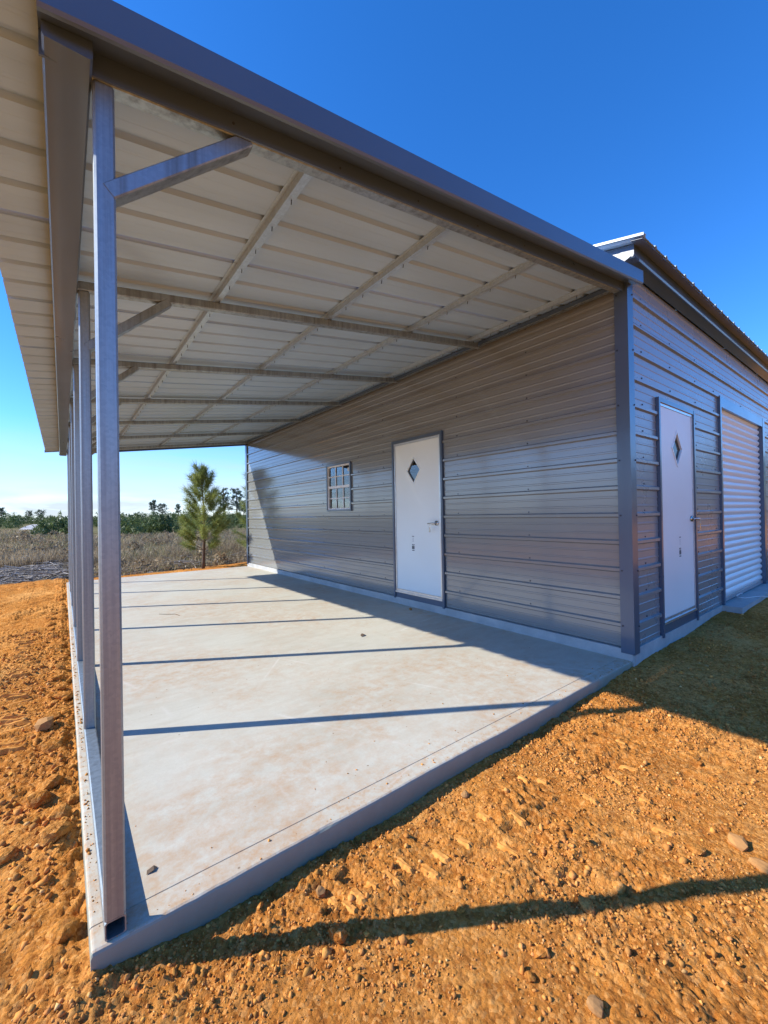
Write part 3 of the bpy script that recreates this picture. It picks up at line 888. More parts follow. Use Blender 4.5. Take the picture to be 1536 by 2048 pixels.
for (a, b_, dd) in ((z0 + f, zc - 0.020, -0.012), (zc + 0.022, z1 - f, -0.004)):
    hz_ = (a + b_) / 2
    ya, yb = y0 + f, y1 - f
    for k in (1, 2):
        yy = ya + (yb - ya) * k / 3
        mb = MB(); bxs(mb, dd - 0.004, dd + 0.006, yy - 0.008, yy + 0.008, a + .001, b_ - .001); mb.build('muntin', M['vinyl'], win)
    mb = MB()
    for k in range(3):
        bxs(mb, dd - 0.0035, dd + 0.0055, ya + (yb - ya) * k / 3 + (.009 if k else .001), ya + (yb - ya) * (k + 1) / 3 - (.009 if k < 2 else .001), hz_ - 0.008, hz_ + 0.008)
    mb.build('muntin', M['vinyl'], win)
    for k in range(3):
        for j in range(2):
            mb = MB()
            bxs(mb, dd - 0.010, dd - 0.006, ya + (yb - ya) * k / 3, ya + (yb - ya) * (k + 1) / 3, (a, hz_)[j], (hz_, b_)[j])
            mb.build('pane', M['glass'], win)
# white sticker in the upper corner pane
mb = MB(); bxs(mb, 0.0005, 0.0015, y0 + 0.055, y0 + 0.09, z1 - 0.13, z1 - 0.07); mb.build('sticker', M['vinyl'], win)

# ---- roll-up door
rud = empty('roll_up_door', (0, 0, 0), bld)
rud['label'] = 'white ribbed roll-up door in the front wall'
RX0, RX1, RZ0, RZ1 = 2.5794, 4.7197, 0.125, 2.52
pit = 0.0855
n_s = int((RZ1 - RZ0) / pit) + 1
slat = None
for k in range(n_s):
    if slat is None:
        mb = MB()
        pr = [(0.030, 0.0), (0.024, 0.012), (0.010, 0.030), (0.007, 0.050), (0.013, 0.066), (0.026, 0.078), (0.030, 0.0850)]
        mb.loft([[(x, yy, z) for yy, z in pr] for x in (RX0 + 0.004, RX1 - 0.004)], closed=False)
        slat = mb.build('slat', M['white_slat'], rud, True); o = slat
    else:
        o = slat.copy(); col.objects.link(o); o.parent = rud
    o.location = (0, 0.005, RZ0 + 0.02 + k * pit)
mb = MB(); mb.box(RX0 + 0.004, RX1 - 0.004, 0.008, 0.05, RZ0 - 0.02, RZ0 + 0.022); mb.build('bottom_bar', M['alu'], rud)
mb = MB()
mb.box(RX0 - 0.05, RX0, -0.030, 0.06, 0.096, 2.62); mb.build('jamb_trim', M['trim'], rud)
mb = MB(); mb.box(RX1, RX1 + 0.12, -0.030, 0.06, 0.096, 2.62); mb.build('jamb_trim', M['trim'], rud)
mb = MB(); mb.box(RX0, RX1, -0.028, 0.055, 2.49, 2.615); mb.build('header_trim', M['trim'], rud)

# ------------------------------------------------------------------ lean-to carport
lean = empty('lean_to_carport', (XP, YP, 0))
tag(lean, 'open lean-to with galvanised posts and pale ribbed roof over the slab', 'carport')
class LB(MB):
    def build(s, name, mat, parent=None, smooth=False):
        o = MB.build(s, name, mat, parent, smooth)
        if parent is lean: o.matrix_parent_inverse = Matrix.Translation((-XP, -YP, 0))
        return o
YR0, YR1 = -0.118, L + 0.16
# roof sheets: ribs run down the slope
nrm = Vector((-SL, 0, 1)).normalized()
def roof_fn(t_, l, h): return (l, t_, zr(l) + h)
i = 0
a = YR0
off = 0.055
edges = [YR0] + [off + 0.03 + 0.2286 * k for k in (4, 8, 12, 16, 20, 24, 28, 32, 36, 40) if off + 0.03 + 0.2286 * k < YR1 - 0.1] + [YR1]
for i, (a, b_) in enumerate(zip(edges, edges[1:])):
    mb = LB()
    sheet(mb, roof_fn, a, b_, -4.005, 0.02, off, 0.2286, 1, 0.002 * (i % 2), 0.28)
    if i:
        mb.loft([[roof_fn(a, -4.005, 0.0), roof_fn(a, 0.02, 0.0)], [roof_fn(a - 0.003, -4.005, -0.004), roof_fn(a - 0.003, 0.02, -0.004)]], closed=False)
    mb.build('roof_panel', M['roof'], lean)
# hat channels
hat_x = [-2.885, -1.995, -1.105, -0.215]
for hx in hat_x:
    mb = LB()
    pr = [(-0.043, -0.002), (-0.022, -0.002), (-0.018, -0.036), (0.018, -0.036), (0.022, -0.002), (0.043, -0.002), (0.043, -0.0005), (-0.043, -0.0005)]
    mb.loft([[(hx + u, y, zr(hx + u) + v_) for u, v_ in pr] for y in (0.0, L + 0.02)])
    o = mb.build('hat_channel', M['galv_bright'], lean)
    mb = LB()
    for k in range(40):
        y = off + 0.02 + 0.2286 * k
        mb.tube([(hx + 0.004, y, zr(hx) - 0.036), (hx + 0.004, y + 0.004, zr(hx) - 0.056)], 0.0025, 5)
    s_ = mb.build('screw_tips', M['screw'], o); s_['kind'] = 'stuff'
# frames: post, rafter, knee brace
def rz0(x): return zr(x) - 0.0365           # top of rafter
XE = -0.115
for k in range(7):
    y = YP + SP * k
    mb = LB(); mb.cbox(XP, XP + P, y, y + P, P + 0.001, rz0(XP) - 0.055, 0.006); mb.build('post', M['galv'], lean)
    mb = LB()
    c = 0.006
    sec = [(y + c, -P), (y + P - c, -P), (y + P, -P + c), (y + P, -c), (y + P - c, 0), (y + c, 0), (y, -c), (y, -P + c)]
    mb.loft([[(x, yy, rz0(x) + dz) for yy, dz in sec] for x in (XP - 0.002, XE)])
    mb.build('rafter', M['galv'], lean)
    # knee brace: folded channel lapping post and rafter
    mb = LB()
    p = Vector((XP + P - 0.018, y + P / 2, 2.262)); q = Vector((-3.19, y + P / 2, rz0(-3.19) - P + 0.006))
    mb.bar(p, q, P + 0.006, 0.047, 0.004)
    br = mb.build('brace', M['galv'], lean)
    # wall bracket at the rafter's end
    mb = LB(); mb.box(XE + 0.001, -0.062, y + 0.004, y + P - 0.004, rz0(XE) - 0.050, rz0(XE) - 0.046); mb.build('bracket', M['galv'], lean)
# base rail, an open tube
mb = LB()
o_, i_ = P / 2, P / 2 - 0.0035
cx = XP + P / 2
def ring_sq(h, y, c=0.005):
    return [(cx - h + c, y, P / 2 - h), (cx + h - c, y, P / 2 - h), (cx + h, y, P / 2 - h + c), (cx + h, y, P / 2 + h - c), (cx + h - c, y, P / 2 + h), (cx - h + c, y, P / 2 + h), (cx - h, y, P / 2 + h - c), (cx - h, y, P / 2 - h + c)]
mb.loft([ring_sq(i_, YP + 0.9), ring_sq(i_, YP + 0.0), ring_sq(o_, YP + 0.0), ring_sq(o_, L - 0.03)])
mb.build('base_rail', M['galv'], lean)
# ledger along the wall
mb = LB(); mb.box(-0.050, -0.021, 0.02, L, 3.128, 3.166); mb.build('ledger', M['trim'], lean)
mb = LB(); mb.box(-0.056, -0.021, 0.02, L, 3.119, 3.1265); mb.build('ledger_lip', M['galv'], lean)
# eave box trim under the overhang
mb = LB()
pr = [(-3.783, -0.016), (-3.783, -0.092), (-3.777, -0.100), (-3.674, -0.0985), (-3.668, -0.092), (-3.668, -0.016)]
mb.loft([[(u, y, zr(-3.72) + v_) for u, v_ in pr] for y in (-0.06, 3.0, 6.0, YR1 - 0.02)])
mb.build('eave_trim', M['trim'], lean)
# front and rear rake trims: fascia, soffit return and face leg over the first rafter
def rake(yf, s):
    mb = LB()
    pr = [(0.0, 0.036), (0.0, -0.062), (0.006, -0.072), (0.016, -0.074), (0.024, -0.066), (0.117, -0.026), (0.121, -0.094), (0.126, -0.096), (0.1275, -0.004), (0.05, 0.024), (0.05, 0.036)]
    mb.loft([[(x, yf + s * u, zr(x) + v_) for u, v_ in pr] for x in (-3.79, -3.0, -1.5, 0.055)])
    if s > 0 or True:
        mb.loft([[(x, yf + s * u, zr(x) + v_) for u, v_ in ((0.0, 0.036), (0.0, -0.012), (0.004, -0.012), (0.004, 0.036))] for x in (-4.02, -3.792)])
    mb.build('rake_trim', M['trim'], lean)
rake(-0.120, 1)
rake(L + 0.13, -1)
mb = LB()
for x in np.arange(-3.7, 0, 0.45):
    for yy in (0.0025,):
        mb.loft([[(x + r * math.cos(q * 1.0472), yy - e, zr(x) - 0.062 + r * math.sin(q * 1.0472)) for q in range(6)] for r, e in ((0.006, 0.0), (0.005, 0.005))])
o = mb.build('screw_heads', M['screw'], lean); o['kind'] = 'stuff'

# ------------------------------------------------------------------ loose things
def rock_mesh(seed, sub=2, rough=0.35, flatten=0.7):
    import bmesh
    bm = bmesh.new(); bmesh.ops.create_icosphere(bm, subdivisions=sub, radius=1)
    r_ = random.Random(seed); dirs = [Vector((r_.gauss(0, 1), r_.gauss(0, 1), r_.gauss(0, 1))).normalized() for _ in range(12)]
    cut = [r_.uniform(0.55, 0.95) for _ in dirs]
    for v_ in bm.verts:
        n = v_.co.normalized(); s = 1.0
        for d, c in zip(dirs, cut):
            dd = n.dot(d)
            if dd > 0.05: s = min(s, c / dd)
        v_.co = n * (s * (1 + rough * 0.18 * r_.uniform(-1, 1))); v_.co.z *= flatten
    me = bpy.data.meshes.new('clod'); bm.to_mesh(me); bm.free()
    me.polygons.foreach_set('use_smooth', [False] * len(me.polygons))
    return me
rocks = [rock_mesh(s, 2, 0.5, f_) for s, f_ in ((1, .75), (2, .6), (3, .85), (4, .7), (5, .55), (6, .8))]
def rock(name, x, y, r, label, cat, mat, group=None, mi=None, sink=0.35, ax=1.0):
    me = rocks[random.randrange(6) if mi is None else mi].copy()
    me.materials.append(mat)
    o = bpy.data.objects.new(name, me); col.objects.link(o)
    z = float(gz(np.array([x]), np.array([y]))[0])
    if x > -3.7 and y > 0: z = 0.0
    o.scale = (r * ax, r, r); o.rotation_euler = (random.uniform(-.3, .3), random.uniform(-.3, .3), random.uniform(0, 6.3))
    o.location = (x, y, z + r * 0.7 * (1 - 2 * sink) + r * 0.05)
    return tag(o, label, cat, group)
rock('stone', -3.86, 1.95, 0.060, 'smooth rounded brown stone lying beside the left slab edge', 'stone', M['greystone'], None, 2, 0.40, 1.5)
rock('dirt_clod', -3.815, 1.62, 0.060, 'brown clod against the left slab edge, just nearer than the smooth rounded stone', 'clod', M['clod'], None, 0)
rock('dirt_clod', -3.815, 1.20, 0.055, 'large flat clod against the left slab edge, level with the front base rail', 'clod', M['clod'], None, 3, .35, 1.4)
rock('dirt_clod', -3.775, 0.88, 0.052, 'tall orange clod touching the left slab edge, nearest of the big clods there', 'clod', M['clod'], None, 5)
rock('dirt_clod', -3.955, 0.75, 0.050, 'dark brown clod cut by the left picture edge beside the slab corner', 'clod', M['clod'], None, 1)
rock('stone', -1.60, -1.01, 0.034, 'smooth tan stone at the right picture edge above the long shadow', 'stone', M['stone'], None, 2, .42, 1.3)
rock('stone', -1.66, -1.10, 0.030, 'rounded brown stone at the right picture edge, lower of the pair', 'stone', M['stone'], None, 0, .42, 1.35)
rock('dirt_clod', -1.77, -0.92, 0.028, 'flat orange clod with a dark shadow left of the tan stone', 'clod', M['clod'], None, 4, .2, 1.4)
rock('dirt_clod', -2.17, -0.80, 0.028, 'pointed clod standing alone above the long shadow on the clay', 'clod', M['clod'], None, 5, .2)
rock('dirt_clod', -2.33, -0.76, 0.025, 'tilted pale clod left of the pointed clod above the long shadow', 'clod', M['clod'], None, 1, .2, 1.4)
rock('dirt_clod', -3.07, -0.33, 0.034, 'round clod half inside the long post shadow near the slab corner', 'clod', M['clod'], None, 3, .3)
rock('stone', -2.62, -0.93, 0.024, 'dull brown stone at the bottom picture edge', 'stone', M['greystone'], None, 0, .3)
rock('stone', -3.03, -0.14, 0.020, 'small stone beside the slab front edge near the front post', 'stone', M['greystone'], None, 2, .2)
rock('stone', -2.24, -0.13, 0.020, 'small stone in the dirt near the slab edge halfway along', 'stone', M['greystone'], None, 1, .2)
for k in range(28):     # clods heaped along the left slab edge
    y = random.uniform(0.2, 7.5); x = -3.705 - abs(random.gauss(0, 0.09)) - 0.02
    rock('dirt_clod', x, y, random.uniform(0.022, 0.060), 'one of many orange clods heaped along the left slab edge', 'clod', M['clod'], 'clods along the left slab edge', None, .4, random.uniform(1, 1.5))
for k in range(16):     # clods spilled along the front slab edge
    x = random.uniform(-3.55, -0.9); y = -abs(random.gauss(0, 0.05)) - 0.03
    rock('dirt_clod', x, y, random.uniform(0.009, 0.022), 'one of many small clods scattered along the front slab edge', 'clod', M['clod'], 'clods along the front slab edge', None, .35, random.uniform(1, 1.4))
for k in range(22):     # clods on the open clay in front
    x = random.uniform(-3.6, -0.8); y = random.uniform(-1.15, -0.2)
    rock('dirt_clod', x, y, random.choice((.013, .016, .020, .024)), 'one of many small clods strewn over the clay before the slab', 'clod', M['clod'], 'clods on the clay in front', None, .35, random.uniform(1, 1.5))

# pebbles and crumbs: nobody could count them
ico_v = []
ph = (1 + 5 ** .5) / 2
for a_ in (-1, 1):
    for b_ in (-ph, ph): ico_v += [(0, a_, b_), (a_, b_, 0), (b_, 0, a_)]
ico_v = np.array(ico_v) / math.hypot(1, ph)
ico_f = []
for i in range(12):
    for j in range(i + 1, 12):
        for k in range(j + 1, 12):
            d = [np.linalg.norm(ico_v[p] - ico_v[q]) for p, q in ((i, j), (j, k), (i, k))]
            if max(d) < 1.1:
                n = np.cross(ico_v[j] - ico_v[i], ico_v[k] - ico_v[i])
                ico_f.append((i, j, k) if n @ ico_v[i] > 0 else (i, k, j))
ico_f = np.array(ico_f)
def pebbles(n, x0, x1, y0, y1, rmin, rmax, thr, on_slab=False):
    x = rng.uniform(x0, x1, n * 3); y = rng.uniform(y0, y1, n * 3)
    keep = fbm(x * 2.1 + 4, y * 2.1, 3) + rng.normal(0, .25, n * 3) > thr
    if not on_slab: keep &= ~((x > -3.705) & (y > -0.012))
    else: keep &= rng.random(n * 3) < np.exp(-np.minimum(np.abs(y), np.abs(x + 3.7)) / 0.05) * 1.2 + 0.02
    x, y = x[keep][:n], y[keep][:n]
    n = len(x)
    r = rmin + (rmax - rmin) * rng.random(n) ** 3
    V = np.repeat(ico_v[None], n, 0) * (1 + 0.42 * rng.uniform(-1, 1, (n, 12, 1)))
    V *= (r[:, None] * rng.uniform(0.6, 1.35, (n, 3)))[:, None, :]
    ang = rng.uniform(0, 6.28, n); c, s = np.cos(ang), np.sin(ang)
    V = np.stack([V[..., 0] * c[:, None] - V[..., 1] * s[:, None], V[..., 0] * s[:, None] + V[..., 1] * c[:, None], V[..., 2]], -1)
    V += np.stack([x, y, (np.full(n, 0.0) if on_slab else gz(x, y)) + r * 0.2], -1)[:, None, :]
    F = (ico_f[None] + 12 * np.arange(n)[:, None, None]).reshape(-1, 3)
    t_ = rng.uniform(0.55, 1.15, n)
    tint = np.stack([t_, t_ * rng.uniform(.92, 1.06, n), t_ * rng.uniform(.85, 1.1, n)], 1)
    pale = rng.random(n) < 0.035
    tint[pale] = np.array([1.15, 1.5, 2.1]) * rng.uniform(.6, 1.1, (pale.sum(), 1))
    return V.reshape(-1, 3), F, np.repeat(tint, 20, 0)
parts = [pebbles(19000, -4.2, -0.5, -1.35, 0.0, 0.0018, 0.0065, 0.08), pebbles(900, -4.2, -0.5, -1.35, 0.0, 0.006, 0.013, 0.1),
         pebbles(6000, -4.7, -3.7, 0.0, 5.0, 0.003, 0.015, -0.1), pebbles(3500, -1.0, 4.5, -1.6, -0.03, 0.003, 0.012, 0.0),
         pebbles(420, -3.69, -0.1, 0.012, 0.5, 0.0015, 0.0055, -0.3, True), pebbles(220, -3.69, -3.67, 0.1, 5.0, 0.002, 0.007, -0.3, True)]
o_ = 0; VV = []; FF = []; TT = []
for v_, f_, t_ in parts: VV.append(v_); FF.append(f_ + o_); TT.append(t_); o_ += len(v_)
pb = np_mesh('pebbles', np.concatenate(VV), np.concatenate(FF), M['pebble'], np.concatenate(TT))
tag(pb, 'loose clay crumbs and small pebbles strewn over the bare soil', 'pebbles', kind='stuff')

# bits lying on the slab
def twig(name, pts, r, label):
    mb = MB(); mb.tube(pts, r, 5); tag(mb.build(name, M['bark']), label, 'twig')
twig('twig', [(-2.76, 4.65, 0.003), (-2.68, 4.55, 0.005), (-2.60, 4.50, 0.004), (-2.57, 4.38, 0.003)], 0.0028, 'thin forked twig lying on the slab between far post shadows')
mb = MB(); mb.add([(0, 0, .004), (.05, .012, .012), (.07, .045, .006), (.045, .06, .018), (.01, .04, .010)], [(0, 1, 2, 3, 4)])
o = mb.build('dead_leaf', M['bark']); o.location = (-1.33, 2.05, 0); tag(o, 'curled brown leaf lying on the sunlit slab', 'leaf')
mb = MB(); mb.add([(0, 0, .004), (.03, .0, .016), (.05, .02, .006), (.035, .035, .020), (.005, .03, .008)], [(0, 1, 2, 3, 4)])
o = mb.build('dead_leaf', M['bark']); o.scale = (.75, .6, .45); o.location = (-3.53, 0.20, 0); tag(o, 'dark crumpled leaf on the slab beside the front post shadow', 'leaf')
rock('stone', -0.16, 2.62, 0.024, 'small stone on the slab below the side door', 'stone', M['greystone'], None, 2, .2)
# cord by the roll-up door
mb = MB()
cpts = [(3.10, -0.03, 0.115), (3.16, -0.09, 0.10), (3.30, -0.13, 0.102), (3.45, -0.19, 0.10), (3.62, -0.24, 0.075), (3.75, -0.33, 0.07)]
mb.tube(cpts, 0.006, 6); mb.tube([(3.05, -0.03, 0.135), (3.2, -0.04, 0.15), (3.34, -0.03, 0.125)], 0.006, 6)
tag(mb.build('cord', M['cord'], None, True), 'white cord trailing from the roll-up door onto the dirt', 'cord')

# ------------------------------------------------------------------ vegetation
def tufts(C_, D_, n, length, width, spread, r_):
    """needle tufts at centres C_ pointing along D_: thin triangles. returns V, F, tint"""
    m_ = len(C_)
    d = np.repeat(D_, n, 0) + r_.normal(0, spread, (m_ * n, 3))
    d /= np.linalg.norm(d, axis=1)[:, None] + 1e-9
    s = np.cross(d, r_.normal(0, 1, (m_ * n, 3))); s /= np.linalg.norm(s, axis=1)[:, None] + 1e-9
    c = np.repeat(C_, n, 0) + r_.normal(0, length * 0.12, (m_ * n, 3))
    l = length * r_.uniform(0.6, 1.1, (m_ * n, 1))
    V = np.stack([c - s * width * .5, c + s * width * .5, c + d * l - np.array([0, 0, 1.0]) * l * 0.10], 1).reshape(-1, 3)
    F = np.arange(m_ * n * 3).reshape(-1, 3)
    tn = np.repeat(r_.uniform(0.1, 0.9, m_), n) + r_.normal(0, .15, m_ * n)
    return V, F, np.clip(tn, 0, 1)

def sapling(name, base, h, label, seed, levels, spread, bare=0.28, nn=42, mat='needle', nlen=0.19, width=0.011, lean_=0.0, density=1.0):
    r_ = np.random.default_rng(seed)
    root = empty(name, base); tag(root, label, 'pine tree')
    pts = [Vector((lean_ * z_ * z_ * h + 0.012 * h * math.sin(4 * z_), 0.01 * h * math.cos(5 * z_), z_ * h)) for z_ in np.linspace(0, 1, 12)]
    mb = MB(); mb.tube(pts, [0.016 * h * (1 - 0.85 * i / 11) + 0.003 for i in range(12)], 8)
    Cs, Ds = [], []
    for lv in range(levels):
        f_ = bare + (0.97 - bare) * lv / (levels - 1)
        p = pts[0].lerp(pts[-1], f_); k_ = f_ * 11; p = pts[int(k_)].lerp(pts[min(11, int(k_) + 1)], k_ - int(k_))
        nb = int(r_.integers(4, 7)) if f_ < 0.9 else 3
        ln = spread * h * (1 - f_) ** 0.75 * (0.5 + 0.5 * min(1, (f_ - bare) / 0.18 + 0.35)) + 0.05 * h
        a0 = r_.uniform(0, 6.28)
        for q in range(nb):
            a = a0 + q * 6.283 / nb + r_.normal(0, .25); el = 0.25 + 0.75 * f_ + r_.normal(0, .12)
            d = Vector((math.cos(a) * math.cos(el), math.sin(a) * math.cos(el), math.sin(el)))
            l = ln * r_.uniform(.65, 1.15)
            tip = p + d * l + Vector((0, 0, l * 0.12)); mid = p + d * l * 0.5 + Vector((0, 0, -0.02 * l))
            mb.tube([p, mid, tip], [0.006 * h * (1 - f_ * .6) * .6, 0.003 * h * .7, 0.0015 * h], 5)
            ns = max(3, int(l / (nlen * 0.42) * density))
            for s in range(ns):
                u = 0.35 + 0.65 * (s + 1) / ns
                c = p.lerp(mid, u * 2) if u < .5 else mid.lerp(tip, u * 2 - 1)
                Cs.append(tuple(c)); Ds.append(tuple((d + Vector((0, 0, 0.25))).normalized()))
    for s in range(8):
        Cs.append(tuple(pts[-1] - Vector((0, 0, 0.035 * h * s)))); Ds.append((0, 0, 1))
    mb.build('trunk', M['bark'], root, True)
    V, F, T = tufts(np.array(Cs), np.array(Ds), nn, nlen, width, 0.62, r_)
    np_mesh('crown', V, F, M[mat], T, root)
    return root
gzz = lambda x, y: float(gz(np.array([float(x)]), np.array([float(y)]), False)[0])
sapling('pine_tree', (-0.79, 10.25, -0.13), 2.60, 'slender young pine standing just behind the slab', 21, 10, 0.40, 0.20, 58, nlen=0.22, width=0.009, density=0.95)
sapling('pine_tree', (0.93, 10.9, -0.13), 3.05, 'young pine half hidden behind the far corner of the grey wall', 33, 9, 0.28, 0.12, 40, nlen=0.22, width=0.008, density=0.7)

def tall_pine(name, x, y, h, label, seed, cr, gap, group=None):
    """far pine: bare stem, flat-topped uneven crown of needle clumps"""
    r_ = np.random.default_rng(seed)
    root = empty(name, (x, y, gzz(x, y) - 0.1)); tag(root, label, 'pine tree', group)
    mb = MB(); mb.tube([(0, 0, 0), (0.02 * h, 0, h * .5), (0.0, 0.01 * h, h * .97)], [0.026 * h, 0.021 * h, 0.010 * h], 6)
    Cs, Ds = [], []
    nb = 22
    for k in range(nb):
        f_ = gap + (0.97 - gap) * k / (nb - 1) + r_.normal(0, .015); a = k * 2.4 + r_.normal(0, .4)
        ln = cr * h * (0.55 + 0.45 * math.sin(math.pi * min(1, (f_ - gap) / (1 - gap) * .8 + .25))) * r_.uniform(.45, 1.15)
        p = Vector((0, 0, f_ * h)); d = Vector((math.cos(a), math.sin(a), 0.25))
        tip = p + d * ln
        mb.tube([p, p.lerp(tip, .5) - Vector((0, 0, .05 * ln)), tip], [0.011 * h, .008 * h, .005 * h], 4)
        for s in range(11):
            c = p.lerp(tip, r_.uniform(.45, 1.05)) + Vector(r_.normal(0, 1, 3)) * ln * 0.17
            c.z += 0.05 * ln
            Cs.append(tuple(c)); Ds.append((d.x * .4, d.y * .4, .8))
    mb.build('trunk', M['bark'], root, True)
    V, F, T = tufts(np.array(Cs), np.array(Ds), 13, 0.062 * h, 0.012 * h, 0.8, r_)
    np_mesh('crown', V, F, M['farneedle'], T, root)

def at(px, dist):
    """point on the ground along the photograph's column px, dist metres from the camera"""
    d = fw + rt2 * ((px - 768) / 831.2)
    d = Vector((d.x, d.y)).normalized()
    return cam_pos.x + d.x * dist, cam_pos.y + d.y * dist
tall = [(307, 170, 7.6, 'lone tall pine with a thin crown above the tree line, left of the sapling', 1, .20, .55),
        (324, 165, 6.4, 'short round-crowned pine right beside the lone tall pine', 2, .26, .45),
        (356, 170, 6.4, 'narrow dark pine just left of the young sapling', 3, .15, .5),
        (447, 160, 11.5, 'tall pine with tiered crown right of the sapling', 4, .21, .36),
        (473, 158, 11.3, 'tall wide-crowned pine nearest to the grey wall corner', 5, .25, .36),
        (487, 165, 7.3, 'small pine beside the wall corner under the wide-crowned pine', 6, .28, .4),
        (58, 250, 5.8, 'flat-topped pine left of the gravel road end', 7, .34, .45),
        (80, 250, 6.2, 'flat-topped pine directly above the gravel road end', 8, .40, .5),
        (2, 220, 6.6, 'dark pine cut by the left picture edge above the road', 9, .28, .5)]
for px, dist, h, lab, sd, cr, gap in tall:
    x, y = at(px, dist); tall_pine('pine_tree', x, y, h, lab, sd, cr, gap)

# utility pole
x, y = at(28, 270)
root = empty('utility_pole', (x, y, gzz(x, y))); tag(root, 'thin utility pole with a crossarm beyond the gravel road', 'utility pole')
mb = MB(); mb.tube([(0, 0, 0), (0, 0, 6.0)], [0.15, 0.10], 8); mb.build('pole', M['bark'], root)
mb = MB(); mb.box(-1.1, 1.1, -0.06, 0.06, 5.35, 5.5); mb.build('crossarm', M['bark'], root)

# the wood behind the field reads as one mass
def bush(r_, h, rad, n, leaf):
    u = r_.normal(0, 1, (n, 3)); u /= np.linalg.norm(u, axis=1)[:, None]
    rr_ = r_.uniform(0.35, 1, (n, 1)) ** .6
    lob = 1 + 0.35 * np.sin(u[:, :1] * 5 + r_.uniform(0, 6)) * np.cos(u[:, 2:] * 4 + r_.uniform(0, 6))
    c = u * rr_ * lob * np.array([rad, rad, h * .5]); c[:, 2] = np.abs(c[:, 2] + h * .48)
    taper = 1 - 0.65 * np.clip(c[:, 2] / h, 0, 1) ** 1.5
    c[:, 0] *= taper; c[:, 1] *= taper
    d1 = r_.normal(0, 1, (n, 3)); d2 = r_.normal(0, 1, (n, 3))
    s = leaf * r_.uniform(.5, 1.3, (n, 1))
    V = np.stack([c, c + d1 * s * .6, c + d2 * s * .6], 1)
    return V
def wood(name, specs, mat, label, cat, seed, leafk=0.07, n=520):
    r_ = np.random.default_rng(seed); VV, TT = [], []
    for (px, dist, h, rad) in specs:
        x, y = at(px, dist)
        V = bush(r_, h, rad, n, leafk * h + .05)
        V = V + np.array([x, y, gzz(x, y) - .1]); VV.append(V.reshape(-1, 3))
        TT.append(np.clip(r_.uniform(.15, .75) + r_.normal(0, .2, n), 0, 1))
    V = np.concatenate(VV)
    o = np_mesh(name, V, np.arange(len(V)).reshape(-1, 3), M[mat], np.concatenate(TT))
    return tag(o, label, cat, kind='stuff')
r_ = np.random.default_rng(5)
specs = []
for k in range(150):
    px = r_.uniform(-160, 620); dist = r_.uniform(80, 130); specs.append((px, dist, r_.uniform(1.7, 2.9), r_.uniform(1.2, 2.4)))
for k in range(50):
    px = r_.uniform(-160, 110); dist = r_.uniform(190, 240); specs.append((px, dist, r_.uniform(2.6, 4.4), r_.uniform(2.0, 4.0)))
wood('tree_line', [s_ for s_ in specs if not (30 < s_[0] < 82 and s_[1] < 140) and not (s_[0] < 30 and s_[1] < 100)], 'lineleaf', 'far dark green line of trees along the horizon', 'tree line', 8)
specs = []
for k in range(84):
    px = r_.uniform(240, 600); dist = r_.uniform(34, 62); specs.append((px, dist, r_.uniform(0.9, 1.75), r_.uniform(.7, 1.3)))
for k in range(12):
    px = r_.uniform(84, 145); dist = r_.uniform(40, 60); specs.append((px, dist, r_.uniform(1.0, 1.75), r_.uniform(.8, 1.4)))
wood('bushes', specs, 'lineleaf', 'low green thicket between the dry brush and the far trees', 'bushes', 9, 0.085, 420)

# trees across the clearing behind the viewpoint: the front wall and its panes mirror them
VV, TT = [], []
rb = np.random.default_rng(19)
for k in range(46):
    an = R(-88 + 1.85 * k + rb.normal(0, .8)); rad_ = rb.uniform(40, 49); x = 2 + rad_ * math.cos(an); y = -1 + rad_ * math.sin(an)
    V = bush(rb, rb.uniform(6.0, 8.2), rb.uniform(1.8, 3.0), 420, 0.55) + np.array([x, y, -0.3]); VV.append(V.reshape(-1, 3))
    TT.append(np.clip(rb.uniform(.1, .6) + rb.normal(0, .2, 420), 0, 1))
V = np.concatenate(VV)
tag(np_mesh('tree_row', V, np.arange(len(V)).reshape(-1, 3), M['lineleaf'], np.concatenate(TT)), 'row of green trees across the clearing, mirrored in the front wall', 'tree row', kind='stuff')

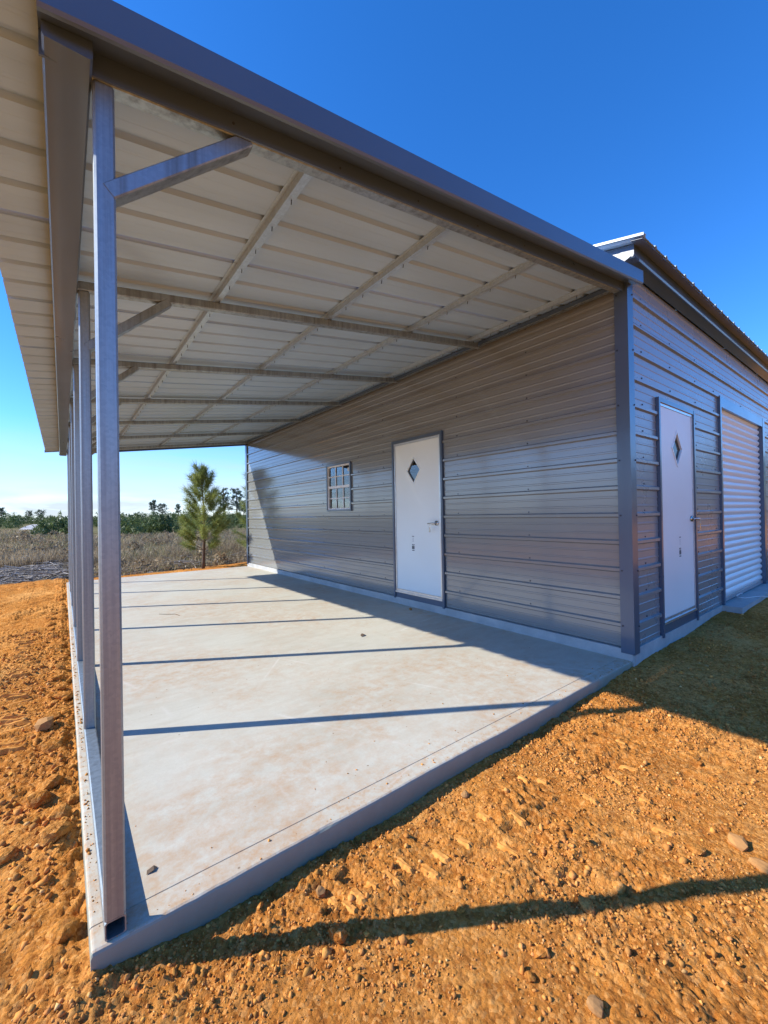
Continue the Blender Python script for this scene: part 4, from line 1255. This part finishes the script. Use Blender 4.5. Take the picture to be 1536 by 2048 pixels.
# dry brush
def blades(name, n, px0, px1, d0, d1, h0, h1, w, mat, label, seed, clump=0.35, thr=-0.1, droop=0.5, cat='brush'):
    r_ = np.random.default_rng(seed)
    px = r_.uniform(px0, px1, n); dist = d0 + (d1 - d0) * r_.random(n) ** 1.6
    dx = fw.x + rt2.x * (px - 768) / 831.2; dy = fw.y + rt2.y * (px - 768) / 831.2
    q = np.hypot(dx, dy); x = cam_pos.x + dx / q * dist; y = cam_pos.y + dy / q * dist
    keep = (fbm(x * clump, y * clump, 3) + r_.normal(0, .15, n) > thr) & (y + 0.7 * perlin(x * 1.3, y * 1.3) + r_.normal(0, .12, n) > 10.75)
    x, y, dist = x[keep], y[keep], dist[keep]; n = len(x)
    hgt = (h0 + (h1 - h0) * r_.random(n) ** 1.5) * (0.75 + 0.7 * np.clip(fbm(x * .25 + 3, y * .25, 2) + .3, 0, 1)) * (0.55 + 0.45 * sstep(10.8, 14, y))
    a = r_.uniform(0, 6.28, n); ln = hgt * droop * r_.uniform(.2, 1.2, n)
    ww = w * (0.6 + dist / 22)
    z = gz(x, y, False) - .03
    b0 = np.stack([x, y, z], -1); sd = np.stack([np.cos(a + 1.2), np.sin(a + 1.2), 0 * a], -1) * ww[:, None]
    mid = b0 + np.stack([np.cos(a) * ln * .35, np.sin(a) * ln * .35, hgt * .6], -1)
    tip = b0 + np.stack([np.cos(a) * ln, np.sin(a) * ln, hgt], -1)
    V = np.stack([b0 - sd * .5, b0 + sd * .5, mid + sd * .45, tip, mid - sd * .45], 1)
    F = np.arange(n * 5).reshape(n, 5)
    tn = np.clip(0.5 + 0.5 * fbm(x * .4 + 7, y * .4, 2) + r_.normal(0, .25, n), 0, 1)
    o = np_mesh(name, V.reshape(-1, 3), F, M[mat], tn)
    return tag(o, label, cat, kind='stuff')
blades('dry_brush', 75000, 130, 640, 11.5, 36, 0.12, 0.52, 0.011, 'dry', 'tangled dry brown brush and weeds behind the slab', 41, clump=0.8, thr=-0.05, droop=1.3)
specs = []
for k in range(170):
    px = r_.uniform(130, 640); dist = r_.uniform(12.6, 34); specs.append((px, dist, r_.uniform(.22, .62), r_.uniform(.2, .55)))
for k in range(60):
    px = r_.uniform(-60, 145); dist = r_.uniform(20, 45); specs.append((px, dist, r_.uniform(.3, .75), r_.uniform(.3, .8)))
wood('dead_shrubs', specs, 'dry', 'low leafless grey-brown shrubs among the dry brush', 'shrubs', 10, 0.09, 160)
blades('dry_grass', 30000, -60, 150, 15.5, 75, 0.10, 0.45, 0.016, 'dry', 'thin dry grass left of the lean-to below the road', 42, thr=-0.25)

blades('weeds', 22000, 130, 640, 11.3, 30, 0.10, 0.55, 0.010, 'weed', 'patches of olive and straw weeds among the dry brush', 43, clump=0.45, thr=0.12, droop=0.8, cat='weeds')
blades('straw_grass', 9000, -60, 150, 22, 80, 0.10, 0.5, 0.016, 'weed', 'olive straw grass below the gravel road', 44, clump=0.3, thr=0.0, droop=0.6, cat='grass')
# sticks and slash raked up at the left
def sticks(n, px0, px1, d0, d1, seed):
    r_ = np.random.default_rng(seed); VV, FF, TT = [], [], []
    px = r_.uniform(px0, px1, n); dist = r_.uniform(d0, d1, n)
    for k in range(n):
        x, y = at(px[k], dist[k])
        if y < 10.6: continue
        l = r_.uniform(.08, .5); a = r_.normal(1.35, .55) if r_.random() < .6 else r_.uniform(0, 3.14); r = r_.uniform(.004, .015); el = r_.normal(.05, .18)
        d = np.array([math.sin(a) * math.cos(el), math.cos(a) * math.cos(el), math.sin(el)]); s = np.cross(d, [0, 0, 1.0]); s /= np.linalg.norm(s) + 1e-9; u = np.cross(s, d)
        c = np.array([x, y, gzz(x, y) + r_.uniform(0.0, 0.14) * max(0.2, float(1 + 1.6 * fbm(np.array([x * .6]), np.array([y * .6]), 2)[0]))])
        o_ = len(VV) * 8
        ring = lambda p, q: [p + s * q, p + u * q, p - s * q, p - u * q]
        VV.append(np.array(ring(c - d * l / 2, r) + ring(c + d * l / 2, r * .6)))
        FF += [(o_ + i, o_ + (i + 1) % 4, o_ + 4 + (i + 1) % 4, o_ + 4 + i) for i in range(4)]
        TT += [r_.uniform(0, 1)] * 4
    return np.concatenate(VV), np.array(FF), np.array(TT)
V, F, T = sticks(2600, -80, 145, 12.4, 20, 77)
tag(np_mesh('brush_debris', V, F, M['stick'], T), 'grey heap of sticks and slash beyond the bare dirt at left', 'debris', kind='stuff')
V, F, T = sticks(700, 145, 560, 11.9, 15, 78)
tag(np_mesh('fallen_sticks', V, F, M['stick'], T), 'pale dead sticks lying in the brush behind the slab', 'debris', kind='stuff')
